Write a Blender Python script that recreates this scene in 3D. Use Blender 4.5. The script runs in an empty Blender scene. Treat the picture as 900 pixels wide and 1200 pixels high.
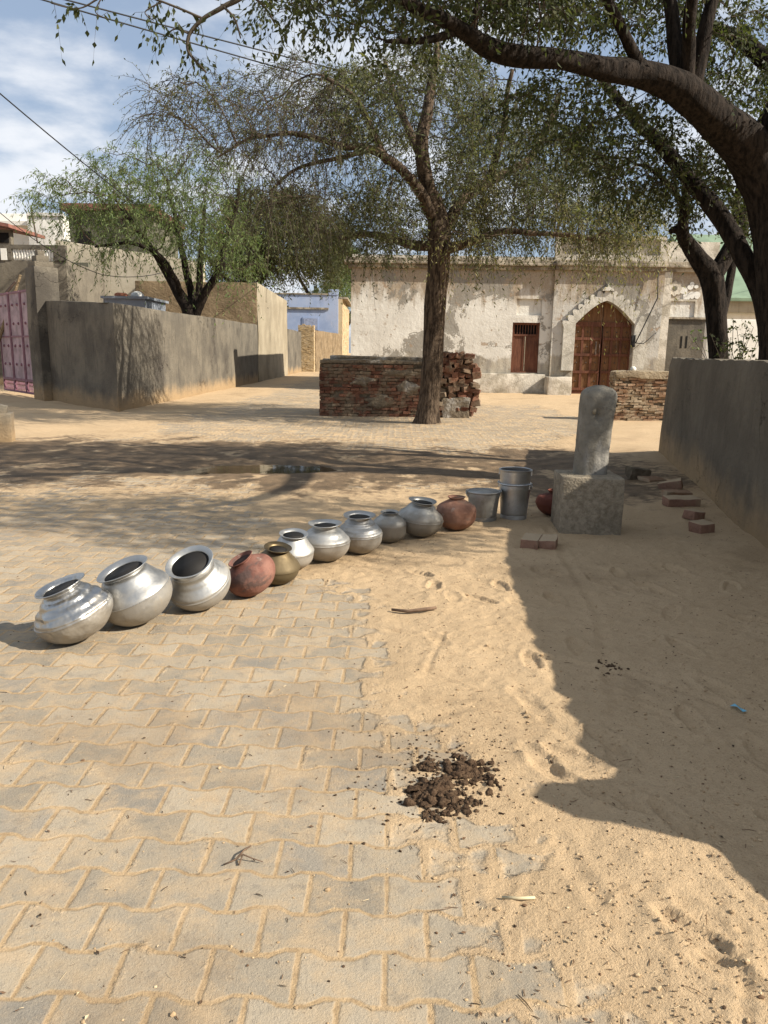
import bpy, bmesh, math, random
import numpy as np
from mathutils import Vector, Matrix, Euler, noise as mnoise
from mathutils.kdtree import KDTree

R = random.Random(7)
NR = np.random.default_rng(7)
scene = bpy.context.scene
COL = scene.collection

# ------------------------------------------------------------------ camera
F, H, V0 = 900.0, 1.5, 412.0            # focal length in px of a 900x1200 frame, eye height, horizon row
PITCH = math.atan((600 - V0) / F)
ROLL = math.radians(0.9)
_cp, _sp = math.cos(PITCH), math.sin(PITCH)
_cr, _sr = math.cos(ROLL), math.sin(ROLL)

def ray(u, v):
    a = (u - 450) / F; b = -(v - 600) / F
    a2 = a * _cr - b * _sr; b2 = a * _sr + b * _cr
    return Vector((a2, _cp + b2 * _sp, -_sp + b2 * _cp))

def G(u, v, z=0.0):
    r = ray(u, v)
    return Vector((0, 0, H)) + r * ((z - H) / r.z)

def P(u, v, d):
    r = ray(u, v)
    return Vector((0, 0, H)) + r * (d / r.y)

cam_data = bpy.data.cameras.new('camera')
cam = bpy.data.objects.new('camera', cam_data)
COL.objects.link(cam)
cam_data.sensor_fit = 'VERTICAL'
cam_data.sensor_height = 24.0
cam_data.lens = 24.0 * F / 1200.0
cam_data.clip_start = 0.05
cam_data.clip_end = 3000
right = Vector((_cr, -_sr * _sp * 0 , 0))
cam.matrix_world = (Matrix.Translation((0, 0, H)) @ Matrix.Rotation(math.pi / 2 - PITCH, 4, 'X')
                    @ Matrix.Rotation(ROLL, 4, 'Z'))
scene.camera = cam

# ------------------------------------------------------------------ sun and sky
EL = math.radians(36.0)
SUNH = Vector((1, -0.3, 0)).normalized()
SUN = Vector((SUNH.x * math.cos(EL), SUNH.y * math.cos(EL), math.sin(EL)))
sd = bpy.data.lights.new('sun', 'SUN')
sd.energy = 5.0; sd.angle = math.radians(0.55); sd.color = (1.0, 0.92, 0.80)
so = bpy.data.objects.new('sun', sd); COL.objects.link(so)
so.rotation_euler = SUN.to_track_quat('Z', 'Y').to_euler()

# ------------------------------------------------------------------ node helper
class S:
    """a value in a node tree; arithmetic builds Math nodes"""
    def __init__(s, nt, sock): s.nt, s.k = nt, sock
    def m(s, op, *o, clamp=False):
        n = s.nt.nodes.new('ShaderNodeMath'); n.operation = op; n.use_clamp = clamp
        for i, x in enumerate((s,) + o):
            if isinstance(x, S): s.nt.links.new(x.k, n.inputs[i])
            else: n.inputs[i].default_value = x
        return S(s.nt, n.outputs[0])
    def __add__(s, o): return s.m('ADD', o)
    __radd__ = __add__
    def __sub__(s, o): return s.m('SUBTRACT', o)
    def __rsub__(s, o): return (s * -1.0) + o
    def __mul__(s, o): return s.m('MULTIPLY', o)
    __rmul__ = __mul__
    def __truediv__(s, o): return s.m('DIVIDE', o)
    def floor(s): return s.m('FLOOR')
    def frac(s): return s.m('FRACT')
    def abs(s): return s.m('ABSOLUTE')
    def cos(s): return s.m('COSINE')
    def gt(s, o): return s.m('GREATER_THAN', o)
    def clamp(s): return s.m('ADD', 0.0, clamp=True)
    def ramp(s, a, b):                      # smoothstep from a (0) to b (1)
        n = s.nt.nodes.new('ShaderNodeMapRange'); n.interpolation_type = 'SMOOTHSTEP'
        s.nt.links.new(s.k, n.inputs[0])
        if a <= b:
            n.inputs[1].default_value = a; n.inputs[2].default_value = b
            n.inputs[3].default_value = 0; n.inputs[4].default_value = 1
        else:
            n.inputs[1].default_value = b; n.inputs[2].default_value = a
            n.inputs[3].default_value = 1; n.inputs[4].default_value = 0
        return S(s.nt, n.outputs[0])

class M:
    """a material being wired"""
    def __init__(s, name, rough=0.85, metal=0.0, spec=0.3):
        s.mat = bpy.data.materials.new(name); s.mat.use_nodes = True
        s.nt = s.mat.node_tree; s.nt.nodes.clear()
        s.out = s.nt.nodes.new('ShaderNodeOutputMaterial')
        s.b = s.nt.nodes.new('ShaderNodeBsdfPrincipled')
        s.b.inputs['Roughness'].default_value = rough
        s.b.inputs['Metallic'].default_value = metal
        s.b.inputs['Specular IOR Level'].default_value = spec
        s.nt.links.new(s.b.outputs[0], s.out.inputs[0])
        tc = s.nt.nodes.new('ShaderNodeTexCoord'); s.co = tc.outputs['Object']
        sx = s.nt.nodes.new('ShaderNodeSeparateXYZ'); s.nt.links.new(s.co, sx.inputs[0])
        s.x, s.y, s.z = (S(s.nt, sx.outputs[i]) for i in range(3))
    def vec(s, x, y, z):
        n = s.nt.nodes.new('ShaderNodeCombineXYZ')
        for i, v in enumerate((x, y, z)):
            if isinstance(v, S): s.nt.links.new(v.k, n.inputs[i])
            else: n.inputs[i].default_value = v
        return n.outputs[0]
    def noise(s, scale, detail=4, rough=0.55, stretch=None, off=0.0, dist=0.0, co=None):
        c = co or s.co
        if stretch or off:
            mp = s.nt.nodes.new('ShaderNodeMapping'); s.nt.links.new(c, mp.inputs[0])
            mp.inputs['Location'].default_value = (off, off * 0.7, off * 1.3)
            mp.inputs['Scale'].default_value = stretch or (1, 1, 1)
            c = mp.outputs[0]
        n = s.nt.nodes.new('ShaderNodeTexNoise')
        n.inputs['Scale'].default_value = scale; n.inputs['Detail'].default_value = detail
        n.inputs['Roughness'].default_value = rough; n.inputs['Distortion'].default_value = dist
        s.nt.links.new(c, n.inputs['Vector'])
        return S(s.nt, n.outputs[0])
    def voronoi(s, scale, feature='F1', stretch=None):
        c = s.co
        if stretch:
            mp = s.nt.nodes.new('ShaderNodeMapping'); s.nt.links.new(c, mp.inputs[0])
            mp.inputs['Scale'].default_value = stretch; c = mp.outputs[0]
        n = s.nt.nodes.new('ShaderNodeTexVoronoi'); n.feature = feature
        n.inputs['Scale'].default_value = scale
        s.nt.links.new(c, n.inputs['Vector'])
        return S(s.nt, n.outputs[0])
    def white(s, v):
        n = s.nt.nodes.new('ShaderNodeTexWhiteNoise'); n.noise_dimensions = '3D'
        s.nt.links.new(v, n.inputs[0]); return S(s.nt, n.outputs[0])
    def island(s):
        n = s.nt.nodes.new('ShaderNodeNewGeometry'); return S(s.nt, n.outputs['Random Per Island'])
    def attr(s, name):
        n = s.nt.nodes.new('ShaderNodeAttribute'); n.attribute_name = name
        return S(s.nt, n.outputs['Fac'])
    def mix(s, f, a, b):
        n = s.nt.nodes.new('ShaderNodeMix'); n.data_type = 'RGBA'
        if isinstance(f, S): s.nt.links.new(f.k, n.inputs[0])
        else: n.inputs[0].default_value = f
        for i, c in ((6, a), (7, b)):
            if isinstance(c, (tuple, list)): n.inputs[i].default_value = (*c[:3], 1)
            else: s.nt.links.new(c, n.inputs[i])
        return n.outputs[2]
    def color(s, c):
        if isinstance(c, (tuple, list)): s.b.inputs['Base Color'].default_value = (*c[:3], 1)
        else: s.nt.links.new(c, s.b.inputs['Base Color'])
        return s
    def rough(s, v): s.nt.links.new(v.k, s.b.inputs['Roughness']); return s
    def bump(s, h, dist=0.01, strength=1.0, prev=None):
        n = s.nt.nodes.new('ShaderNodeBump')
        n.inputs['Strength'].default_value = strength; n.inputs['Distance'].default_value = dist
        s.nt.links.new(h.k, n.inputs['Height'])
        if prev is not None: s.nt.links.new(prev, n.inputs['Normal'])
        s.nt.links.new(n.outputs[0], s.b.inputs['Normal'])
        return n.outputs[0]

# ------------------------------------------------------------------ world
w = bpy.data.worlds.new('World'); scene.world = w; w.use_nodes = True
nt = w.node_tree; nt.nodes.clear()
wo = nt.nodes.new('ShaderNodeOutputWorld'); bg = nt.nodes.new('ShaderNodeBackground')
nt.links.new(bg.outputs[0], wo.inputs[0])
sky = nt.nodes.new('ShaderNodeTexSky'); sky.sky_type = 'NISHITA'; sky.sun_disc = False
sky.sun_elevation = EL; sky.sun_rotation = math.atan2(SUNH.x, SUNH.y)
sky.air_density = 1.0; sky.dust_density = 1.5; sky.ozone_density = 1.0
tc = nt.nodes.new('ShaderNodeTexCoord')
sx = nt.nodes.new('ShaderNodeSeparateXYZ'); nt.links.new(tc.outputs['Generated'], sx.inputs[0])
dx, dy, dz = (S(nt, sx.outputs[i]) for i in range(3))
den = dz.m('MAXIMUM', 0.0) + 0.18
cv = nt.nodes.new('ShaderNodeCombineXYZ')
nt.links.new((dx / den).k, cv.inputs[0]); nt.links.new((dy / den).k, cv.inputs[1])
def wnoise(scale, detail, rough, dist=0.0):
    n = nt.nodes.new('ShaderNodeTexNoise'); n.inputs['Scale'].default_value = scale
    n.inputs['Detail'].default_value = detail; n.inputs['Roughness'].default_value = rough
    n.inputs['Distortion'].default_value = dist
    nt.links.new(cv.outputs[0], n.inputs['Vector']); return S(nt, n.outputs[0])
cl = (wnoise(1.0, 3, 0.5) * 0.62 + wnoise(3.3, 9, 0.55, 0.1) * 0.5).ramp(0.49, 0.67)
veil = nt.nodes.new('ShaderNodeMix'); veil.data_type = 'RGBA'; veil.inputs[0].default_value = .42
nt.links.new(sky.outputs[0], veil.inputs[6]); veil.inputs[7].default_value = (6.6, 8.2, 10.8, 1)
mixc = nt.nodes.new('ShaderNodeMix'); mixc.data_type = 'RGBA'
nt.links.new((cl * 0.85).k, mixc.inputs[0]); nt.links.new(veil.outputs[2], mixc.inputs[6])
mixc.inputs[7].default_value = (10.6, 10.8, 11.2, 1)
nt.links.new(mixc.outputs[2], bg.inputs[0])
bg.inputs[1].default_value = 0.054

# ------------------------------------------------------------------ mesh helper
class MB:
    def __init__(s): s.v, s.f, s.mi, s.cur = [], [], [], 0
    def add(s, vs, fs):
        o = len(s.v); s.v += [tuple(p) for p in vs]
        s.f += [tuple(i + o for i in f) for f in fs]; s.mi += [s.cur] * len(fs)
    def box(s, x0, x1, y0, y1, z0, z1):
        s.add([(x0, y0, z0), (x1, y0, z0), (x1, y1, z0), (x0, y1, z0), (x0, y0, z1), (x1, y0, z1), (x1, y1, z1), (x0, y1, z1)],
              [(0, 3, 2, 1), (4, 5, 6, 7), (0, 1, 5, 4), (1, 2, 6, 5), (2, 3, 7, 6), (3, 0, 4, 7)])
    def obox(s, c, size, rot=(0, 0, 0), jit=0.0):
        m = Euler(rot).to_matrix(); c = Vector(c)
        vs = []
        for z in (-.5, .5):
            for (x, y) in ((-.5, -.5), (.5, -.5), (.5, .5), (-.5, .5)):
                p = Vector((x * size[0], y * size[1], z * size[2]))
                if jit: p += Vector((R.uniform(-jit, jit), R.uniform(-jit, jit), R.uniform(-jit, jit)))
                vs.append(c + m @ p)
        s.add(vs, [(0, 3, 2, 1), (4, 5, 6, 7), (0, 1, 5, 4), (1, 2, 6, 5), (2, 3, 7, 6), (3, 0, 4, 7)])
    def slab(s, base, z0, z1):              # polygon in plan (ccw), z values numbers or lists
        n = len(base)
        za = z0 if isinstance(z0, (list, tuple)) else [z0] * n
        zb = z1 if isinstance(z1, (list, tuple)) else [z1] * n
        vs = [(p[0], p[1], a) for p, a in zip(base, za)] + [(p[0], p[1], b) for p, b in zip(base, zb)]
        fs = [tuple(range(n - 1, -1, -1)), tuple(range(n, 2 * n))]
        fs += [(i, (i + 1) % n, n + (i + 1) % n, n + i) for i in range(n)]
        s.add(vs, fs)
    def prism(s, poly, y0, y1):             # polygon in x,z extruded along y (y0 front)
        n = len(poly)
        vs = [(x, y0, z) for x, z in poly] + [(x, y1, z) for x, z in poly]
        a = sum(poly[i][0] * poly[(i + 1) % n][1] - poly[(i + 1) % n][0] * poly[i][1] for i in range(n))
        fr = tuple(range(n)); bk = tuple(range(2 * n - 1, n - 1, -1))
        fs = [fr, bk] + [(i, n + i, n + (i + 1) % n, (i + 1) % n) for i in range(n)]
        if a < 0: fs = [tuple(reversed(f)) for f in fs]
        s.add(vs, fs)
    def tube(s, pts, rad, k=8, cap=True, fn=None):
        pts = [Vector(p) for p in pts]; n = len(pts)
        if not isinstance(rad, (list, tuple)): rad = [rad] * n
        t0 = (pts[1] - pts[0]).normalized()
        up = Vector((0, 0, 1)) if abs(t0.z) < .9 else Vector((1, 0, 0))
        u = t0.cross(up).normalized(); vs, fs = [], []
        for i, p in enumerate(pts):
            t = (pts[min(i + 1, n - 1)] - pts[max(i - 1, 0)]).normalized()
            u = (u - t * u.dot(t)).normalized(); w_ = t.cross(u)
            for j in range(k):
                a = 2 * math.pi * j / k; r = rad[i]
                if fn: r *= fn(i, j, p)
                vs.append(p + (u * math.cos(a) + w_ * math.sin(a)) * r)
        for i in range(n - 1):
            for j in range(k):
                fs.append((i * k + j, i * k + (j + 1) % k, (i + 1) * k + (j + 1) % k, (i + 1) * k + j))
        if cap:
            fs.append(tuple(range(k - 1, -1, -1))); fs.append(tuple((n - 1) * k + j for j in range(k)))
        s.add(vs, fs)
    def lathe(s, prof, k=48, fn=None, c=(0, 0, 0)):
        vs, fs = [], []; n = len(prof)
        for i, (r, z) in enumerate(prof):
            for j in range(k):
                a = 2 * math.pi * j / k; rr, zz = (r, z) if not fn else fn(r, z, a)
                vs.append((c[0] + rr * math.cos(a), c[1] + rr * math.sin(a), c[2] + zz))
        for i in range(n - 1):
            for j in range(k):
                fs.append((i * k + j, i * k + (j + 1) % k, (i + 1) * k + (j + 1) % k, (i + 1) * k + j))
        if prof[0][0] > 1e-4: fs.append(tuple(range(k - 1, -1, -1)))
        s.add(vs, fs)
    def lump(s, c, r, sub=2, amp=.3, freq=1.5, sq=(1, 1, 1), rot=0.0):
        bm = bmesh.new(); bmesh.ops.create_icosphere(bm, subdivisions=sub, radius=1.0)
        o = Vector((R.uniform(-50, 50), R.uniform(-50, 50), R.uniform(-50, 50))); rm = Matrix.Rotation(rot, 3, 'Z')
        vs = []
        for v in bm.verts:
            d = 1 + amp * mnoise.noise(v.co * freq + o) + amp * .5 * mnoise.noise(v.co * freq * 2.7 + o)
            p = v.co * d * r; p = Vector((p.x * sq[0], p.y * sq[1], p.z * sq[2])); vs.append(Vector(c) + rm @ p)
        s.add(vs, [tuple(v.index for v in f.verts) for f in bm.faces]); bm.free()
    def build(s, name, mat, parent=None, smooth=False, local=False, angle=None):
        me = bpy.data.meshes.new(name)
        off = Vector((0, 0, 0))
        if parent is not None and not local:
            p = parent
            while p is not None: off += p.location; p = p.parent
        me.from_pydata([(x - off.x, y - off.y, z - off.z) for x, y, z in s.v], [], s.f)
        for m in (mat if isinstance(mat, (list, tuple)) else [mat]):
            me.materials.append(m.mat if isinstance(m, M) else m)
        if any(s.mi): me.polygons.foreach_set('material_index', s.mi)
        if smooth: me.polygons.foreach_set('use_smooth', [True] * len(me.polygons))
        me.update()
        o = bpy.data.objects.new(name, me); COL.objects.link(o)
        if parent is not None: o.parent = parent
        if angle is not None:
            me.polygons.foreach_set('use_smooth', [True] * len(me.polygons))
            me.set_sharp_from_angle(angle=math.radians(angle))
        return o

def tag(o, label=None, cat=None, group=None, kind=None):
    if label: o['label'] = label
    if cat: o['category'] = cat
    if group: o['group'] = group
    if kind: o['kind'] = kind
    return o

def thing(name, label, cat, loc=(0, 0, 0), group=None, rot=(0, 0, 0)):
    o = bpy.data.objects.new(name, None); COL.objects.link(o)
    o.empty_display_size = 0.1
    o.location = loc; o.rotation_euler = rot
    return tag(o, label, cat, group)

def roughen(o, maxlen=0.4, amp=0.02, freq=0.8, bev=0.02, amp2=0.0, freq2=5.0):
    """bevel, subdivide and unsettle a masonry mesh so that no edge is ruler straight"""
    me = o.data; bm = bmesh.new(); bm.from_mesh(me)
    if bev: bmesh.ops.bevel(bm, geom=list(bm.edges), offset=bev, segments=2, affect='EDGES', profile=.6, clamp_overlap=True)
    for _ in range(7):
        es = [e for e in bm.edges if e.calc_length() > maxlen]
        if not es or len(bm.verts) > 30000: break
        bmesh.ops.subdivide_edges(bm, edges=es, cuts=1, use_grid_fill=True)
    sd_ = Vector((hash(o.name) % 97, 3.1, 7.7))
    for v in bm.verts:
        v.co += mnoise.noise_vector(v.co * freq + sd_) * amp
        if amp2: v.co += mnoise.noise_vector(v.co * freq2 + sd_) * amp2
    bmesh.ops.recalc_face_normals(bm, faces=bm.faces)
    bm.to_mesh(me); bm.free()
    me.polygons.foreach_set('use_smooth', [True] * len(me.polygons))
    me.set_sharp_from_angle(angle=math.radians(38)); me.update()
    return o

# ------------------------------------------------------------------ numpy noise
def vnoise(x, y, seed=0):
    xi = np.floor(x).astype(np.int64); yi = np.floor(y).astype(np.int64)
    xf = x - xi; yf = y - yi
    def h(a, b):
        n = (a * 374761393 + b * 668265263 + seed * 1274126177) & 0xffffffff
        n = ((n ^ (n >> 13)) * 1274126177) & 0xffffffff
        return ((n ^ (n >> 16)) & 0xffff) / 65535.0
    u = xf * xf * (3 - 2 * xf); v = yf * yf * (3 - 2 * yf)
    return ((h(xi, yi) * (1 - u) + h(xi + 1, yi) * u) * (1 - v) + (h(xi, yi + 1) * (1 - u) + h(xi + 1, yi + 1) * u) * v)
def fbm(x, y, oct=4, seed=0, gain=.5):
    s = 0; a = 1; t = 0
    for i in range(oct):
        s = s + a * vnoise(x * 2 ** i, y * 2 ** i, seed + i * 17); t += a; a *= gain
    return s / t
def sstep(x, a, b):
    t = np.clip((x - a) / (b - a), 0, 1); return t * t * (3 - 2 * t)

# ------------------------------------------------------------------ ground
ROW, PW = 0.1475, 0.218
WALLX = lambda y: 2.93 + 0.214 * (y - 5.66)

def spaced(fine0, fine1, step, lo, hi, g=1.045):
    a = list(np.arange(fine0, fine1, step)); d = step; x = fine1; b = []
    while x < hi: b.append(x); d *= g; x += d
    b.append(hi); d = step; x = fine0 - step; c = []
    while x > lo: c.append(x); d *= g; x -= d
    c.append(lo)
    return np.array(c[::-1] + a + b)

def build_ground():
    xs = spaced(-1.9, 2.4, 0.0125, -320, 320, 1.05); ys = spaced(1.25, 4.6, 0.0125, -60, 600, 1.028)
    X, Y = np.meshgrid(xs, ys); nx, ny = len(xs), len(ys)
    n1 = fbm(X * .9, Y * .9, 4, 1) - .5; n2 = fbm(X * 3.3, Y * 3.3, 4, 5) - .5; n3 = fbm(X * 14, Y * 14, 3, 9) - .5
    # border of the bare pavers, right of it blown sand
    bx = np.interp(Y, [1.2, 1.6, 2.1, 2.7, 3.4, 4.5, 5.2, 6.0, 8.0, 9.0, 12, 14, 16, 60], [.44, .40, .33, .24, .08, -.2, -.62, -.9, -1.2, 1.8, 2.5, 3.3, 4.6, 5.2])
    c = sstep(X - bx + n1 * .7 + n2 * .5, -.34, .52)
    drift = np.exp(-((Y - 7.4) / 1.0) ** 2) * .35                           # sand lens behind the pots
    drift += sstep(-X + n1 * 2, 3.6, 5.2) * sstep(Y, 12.2, 14.2) * .62         # sandy verge before the left wall
    mud = np.exp(-np.abs((Y - 10.3 + n1 * 2.2 + .06 * X) / 2.3) ** 3) * sstep(X + n2, 5.0, 2.0) * sstep(X + n1 * 4, -9, -5)
    cover = np.clip(c + drift + mud * .75 + n2 * .45 * sstep(Y, 3, 6), 0, 1)
    cover = cover + .26 * sstep(Y, 11.5, 13.5) * (1 + n2)
    far = sstep(Y, 19, 26) * sstep(X, -3.0, .5)
    cover = np.clip(np.maximum(cover, far * .8 + sstep(Y, 60, 90)), 0, 1)
    wet = np.clip(mud * 1.25 * (0.65 + n2 * 1.5) , 0, 1)
    # relief
    Z = n1 * .05 * sstep(Y, 1, 6) + cover * (n2 * .030 + n3 * .013)
    Z += cover * sstep(X, WALLX(Y) - 1.1, WALLX(Y)) * .05 * sstep(Y, 14, 11)
    for (pu, pv, rx, ry, dep) in ((290, 547, 1.0, .42, .05), (330, 546, .75, .36, .03), (215, 552, .5, .2, .025), (255, 571, .5, .16, .02), (395, 541, .6, .25, .02)):
        p = G(pu, pv); Z -= dep * np.exp(-(((X - p.x) / rx) ** 2 + ((Y - p.y) / ry) ** 2)) * 1.3
    near = (np.abs(X) < 3.2) & (Y > 1) & (Y < 6)
    sand = np.clip(cover * 1.3 - .2, 0, 1)
    def groove(pts, wd, dep, ripple=0, rid=.5):
        nonlocal Z
        best = np.full(X.shape, 9.); along = np.zeros(X.shape); acc = 0
        for (a, b) in zip(pts[:-1], pts[1:]):
            a = G(*a); b = G(*b); d = np.array((b.x - a.x, b.y - a.y)); L = np.hypot(*d); d = d / L
            t = np.clip((X - a.x) * d[0] + (Y - a.y) * d[1], 0, L)
            q = np.hypot(X - a.x - d[0] * t, Y - a.y - d[1] * t)
            along = np.where(q < best, acc + t, along); best = np.minimum(best, q); acc += L
        best = best + n3 * .01
        k = np.exp(-(best / wd) ** 2); e = np.exp(-((best - wd * 1.7) / (wd * .7)) ** 2)
        dp = dep * (1 + (ripple * np.sign(np.sin(along * 2 * math.pi / .045 + best * 40)) if ripple else 0))
        Z += sand * (-k * dp + e * dep * rid) * .7
    # bicycle and motorbike tracks, dragged lines and footprints in the sand
    groove([(612, 1230), (598, 1150), (600, 1090), (622, 1030), (650, 990)], .012, .008, .6)
    groove([(585, 1230), (570, 1140), (575, 1080)], .012, .006, .6)
    groove([(872, 1230), (872, 1130), (868, 1095)], .016, .009, .6)
    groove([(470, 850), (560, 830), (640, 850), (720, 900)], .03, .010)
    groove([(455, 740), (560, 760), (640, 775), (760, 800), (900, 850)], .022, .011)
    groove([(470, 830), (540, 868), (600, 880)], .03, .010)
    groove([(520, 745), (500, 790), (550, 810)], .015, .008)
    groove([(655, 980), (672, 1020), (700, 1060)], .026, .009, 0, .8)
    groove([(755, 930), (830, 1010), (900, 1085)], .016, .006, .3)
    groove([(640, 620), (700, 720), (720, 830)], .03, .010)
    fr = random.Random(3)
    for _ in range(64):
        fx, fy = fr.uniform(.25, 2.3), fr.uniform(1.5, 5.3)
        a = fr.uniform(-.5, .9); ca, sa = math.cos(a), math.sin(a)
        px = (X - fx) * ca + (Y - fy) * sa; py = -(X - fx) * sa + (Y - fy) * ca
        q = np.sqrt((px / .042) ** 2 + (py / .115) ** 2) + n3 * .5
        Z += sand * (-.011 * (1 / (1 + np.exp((q - 1) * 14))) + .006 * np.exp(-((q - 1.25) / .22) ** 2)) * fr.uniform(.6, 1.5)
    lump = np.clip(fbm(X * 26, Y * 26, 3, 40) - .52, 0, 1); Z += sand * lump * .018 * near
    # the bare strip: pavers sit flush, sand lies a finger above
    Z += cover * .012
    return xs, ys, X, Y, Z, cover, wet

xs, ys, GX, GY, GZ, GC, GW = build_ground()
def gz(x, y):
    i = min(max(int(np.searchsorted(xs, x)), 1), len(xs) - 1); j = min(max(int(np.searchsorted(ys, y)), 1), len(ys) - 1)
    tx = (x - xs[i - 1]) / (xs[i] - xs[i - 1]); ty = (y - ys[j - 1]) / (ys[j] - ys[j - 1])
    return float((GZ[j - 1, i - 1] * (1 - tx) + GZ[j - 1, i] * tx) * (1 - ty) + (GZ[j, i - 1] * (1 - tx) + GZ[j, i] * tx) * ty)
def GP(u, v, dz=0.0):
    p = G(u, v); z = gz(p.x, p.y); p = G(u, v, z); return Vector((p.x, p.y, gz(p.x, p.y) + dz))

def ground_material():
    m = M('paving_and_sand', rough=.92, spec=.2)
    cover, wet = m.attr('cover'), m.attr('wet')
    wob = m.noise(2.2, 2) - .5
    x = m.x + (m.y * -0.012) + wob * .02
    y = m.y + (m.x * 0.012) + (m.noise(2.0, 2, off=9) - .5) * .022 - 1.53
    v = y / ROW; k = (v + .5).floor()
    par = (k * .5).frac() * 4.0 - 1.0                        # -1 even, +1 odd
    wv = ((x / PW) * (2 * math.pi)).cos() * 1.7
    wv = wv.m('MINIMUM', 1.0).m('MAXIMUM', -1.0)
    db = y - k * ROW - par * 0.0115 * wv
    row = k - (db * -1.0).gt(0.0)
    q = x / PW - row * .5
    col = q.floor()
    dj = ((q + .5).frac() - .5).abs() * PW
    idv = m.white(m.vec(col, row, 3.0)); id2 = m.white(m.vec(col, row, 8.0)); id3 = m.white(m.vec(col, row, 15.0))
    edge = m.noise(34, 4, .65) * .013 - .0035 + (m.noise(5, 3, off=3) - .5) * .009
    d = db.abs().m('MINIMUM', dj) - edge
    tile = d.ramp(.0, .0085); rim = d.ramp(.034, .004)                              # 1 on a paver, 0 in a joint
    fine = m.noise(70, 5, .65); mid = m.noise(9, 5, .6); big = m.noise(1.6, 4); grit = m.noise(260, 3, .7)
    # how much sand hides the pavers
    patch = m.noise(11, 6, .68, off=13)
    hide = (cover * 1.35 + (mid - .5) * .95 + (big - .5) * .5 + (id2 - .5) * .7 * (1.0 - cover) + rim * (patch * .62 - .16) + rim * cover * .35).ramp(.46, .76)
    pv = m.mix(idv, (.235, .202, .153), (.365, .306, .224))
    pv = m.mix((id3 - .78).ramp(0, .1) * .5, pv, (.205, .19, .165))
    pv = m.mix(mid.ramp(.42, .72) * .6, pv, (.40, .30, .185))
    pv = m.mix(m.noise(16, 8, .75, off=4).ramp(.5, .66) * .5, pv, (.17, .15, .122))
    pv = m.mix(m.noise(150, 4, .7).ramp(.52, .72) * .45, pv, (.42, .36, .27))
    sandc = m.mix(big, (.41, .292, .168), (.52, .385, .238))
    sandc = m.mix(m.noise(120, 6, .75).ramp(.50, .68) * .55, sandc, (.25, .165, .088))
    sandc = m.mix(m.noise(13, 7, .7, off=6).ramp(.52, .72) * .4, sandc, (.30, .205, .115))
    sandc = m.mix(grit.ramp(.55, .75) * .35, sandc, (.60, .45, .27))
    joint = m.mix(m.noise(30, 3).ramp(.4, .7), (.40, .285, .16), (.30, .208, .115))
    tilev = tile * (1.0 - hide)
    joint = m.mix(m.noise(140, 4, .75).ramp(.48, .66) * .6, joint, (.22, .15, .085))
    base = m.mix(tile, joint, pv)
    dust = m.noise(7.0, 8, .72, off=2).ramp(.46, .66) * .55
    base = m.mix(dust, base, sandc)
    c = m.mix(hide, base, sandc)
    mudc = m.mix(m.noise(4, 4).ramp(.3, .7), (.058, .041, .026), (.165, .112, .066))
    wetf = (wet * 1.3 + (mid - .5) * 1.3 + (big - .5) * .8).ramp(.25, .75)
    c = m.mix((m.noise(.9, 5, .6, off=41) + (fine - .5) * .2).ramp(.54, .66) * .38 * hide.clamp() if False else (m.noise(.9, 5, .6, off=41) + (fine - .5) * .2).ramp(.54, .66) * .34, c, (.235, .162, .092))
    c = m.mix(wetf * .9, c, mudc)
    speck = m.noise(95, 2, .5, off=31).ramp(.70, .76) * .55
    c = m.mix(speck, c, (.10, .068, .04))
    m.color(c)
    m.rough((wetf * -.16 + .93))
    gr2 = m.noise(135, 4, .8)
    h = tilev * (id2 * .002 + .0012) + fine * .0032 + grit * .0020 + gr2 * .0036 + hide * (mid * .010 + fine * .005 + gr2 * .004 + .002)
    m.bump(h, 1.0, .9)
    return m

MAT_GROUND = ground_material()

def emit_ground():
    ny, nx = GX.shape
    idx = np.arange(nx * ny).reshape(ny, nx)
    quads = np.stack([idx[:-1, :-1], idx[:-1, 1:], idx[1:, 1:], idx[1:, :-1]], -1).reshape(-1, 4)
    q = (GC[:-1, :-1] + GC[1:, 1:]) / 2
    cx, cy = GX[:-1, :-1], GY[:-1, :-1]
    pav = ((q < .52) & (cy > -2) & (cy < 60) & (cx > -14) & (cx < 9)).ravel()
    co = np.stack([GX, GY, GZ], -1).reshape(-1, 3)
    dzx = np.gradient(GZ, xs, axis=1); dzy = np.gradient(GZ, ys, axis=0)
    nrm = np.stack([-dzx, -dzy, np.ones_like(GZ)], -1).reshape(-1, 3); nrm /= np.linalg.norm(nrm, axis=1)[:, None]
    for name, sel in (('ground', ~pav), ('pavement', pav)):
        qs = quads[sel]; used = np.unique(qs); remap = np.full(nx * ny, -1); remap[used] = np.arange(len(used))
        qq = remap[qs]
        me = bpy.data.meshes.new(name)
        me.vertices.add(len(used)); me.vertices.foreach_set('co', co[used].astype(np.float32).ravel())
        me.loops.add(len(qq) * 4); me.loops.foreach_set('vertex_index', qq.astype(np.int32).ravel())
        me.polygons.add(len(qq)); me.polygons.foreach_set('loop_start', np.arange(0, len(qq) * 4, 4, dtype=np.int32))
        me.polygons.foreach_set('use_smooth', np.ones(len(qq), dtype=bool))
        for an, arr in (('cover', GC), ('wet', GW)):
            a = me.attributes.new(an, 'FLOAT', 'POINT'); a.data.foreach_set('value', arr.ravel()[used].astype(np.float32))
        me.update(calc_edges=True)
        me.normals_split_custom_set_from_vertices(nrm[used].tolist())
        me.materials.append(MAT_GROUND.mat)
        o = bpy.data.objects.new(name, me); COL.objects.link(o); o['kind'] = 'structure'
emit_ground()

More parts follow.
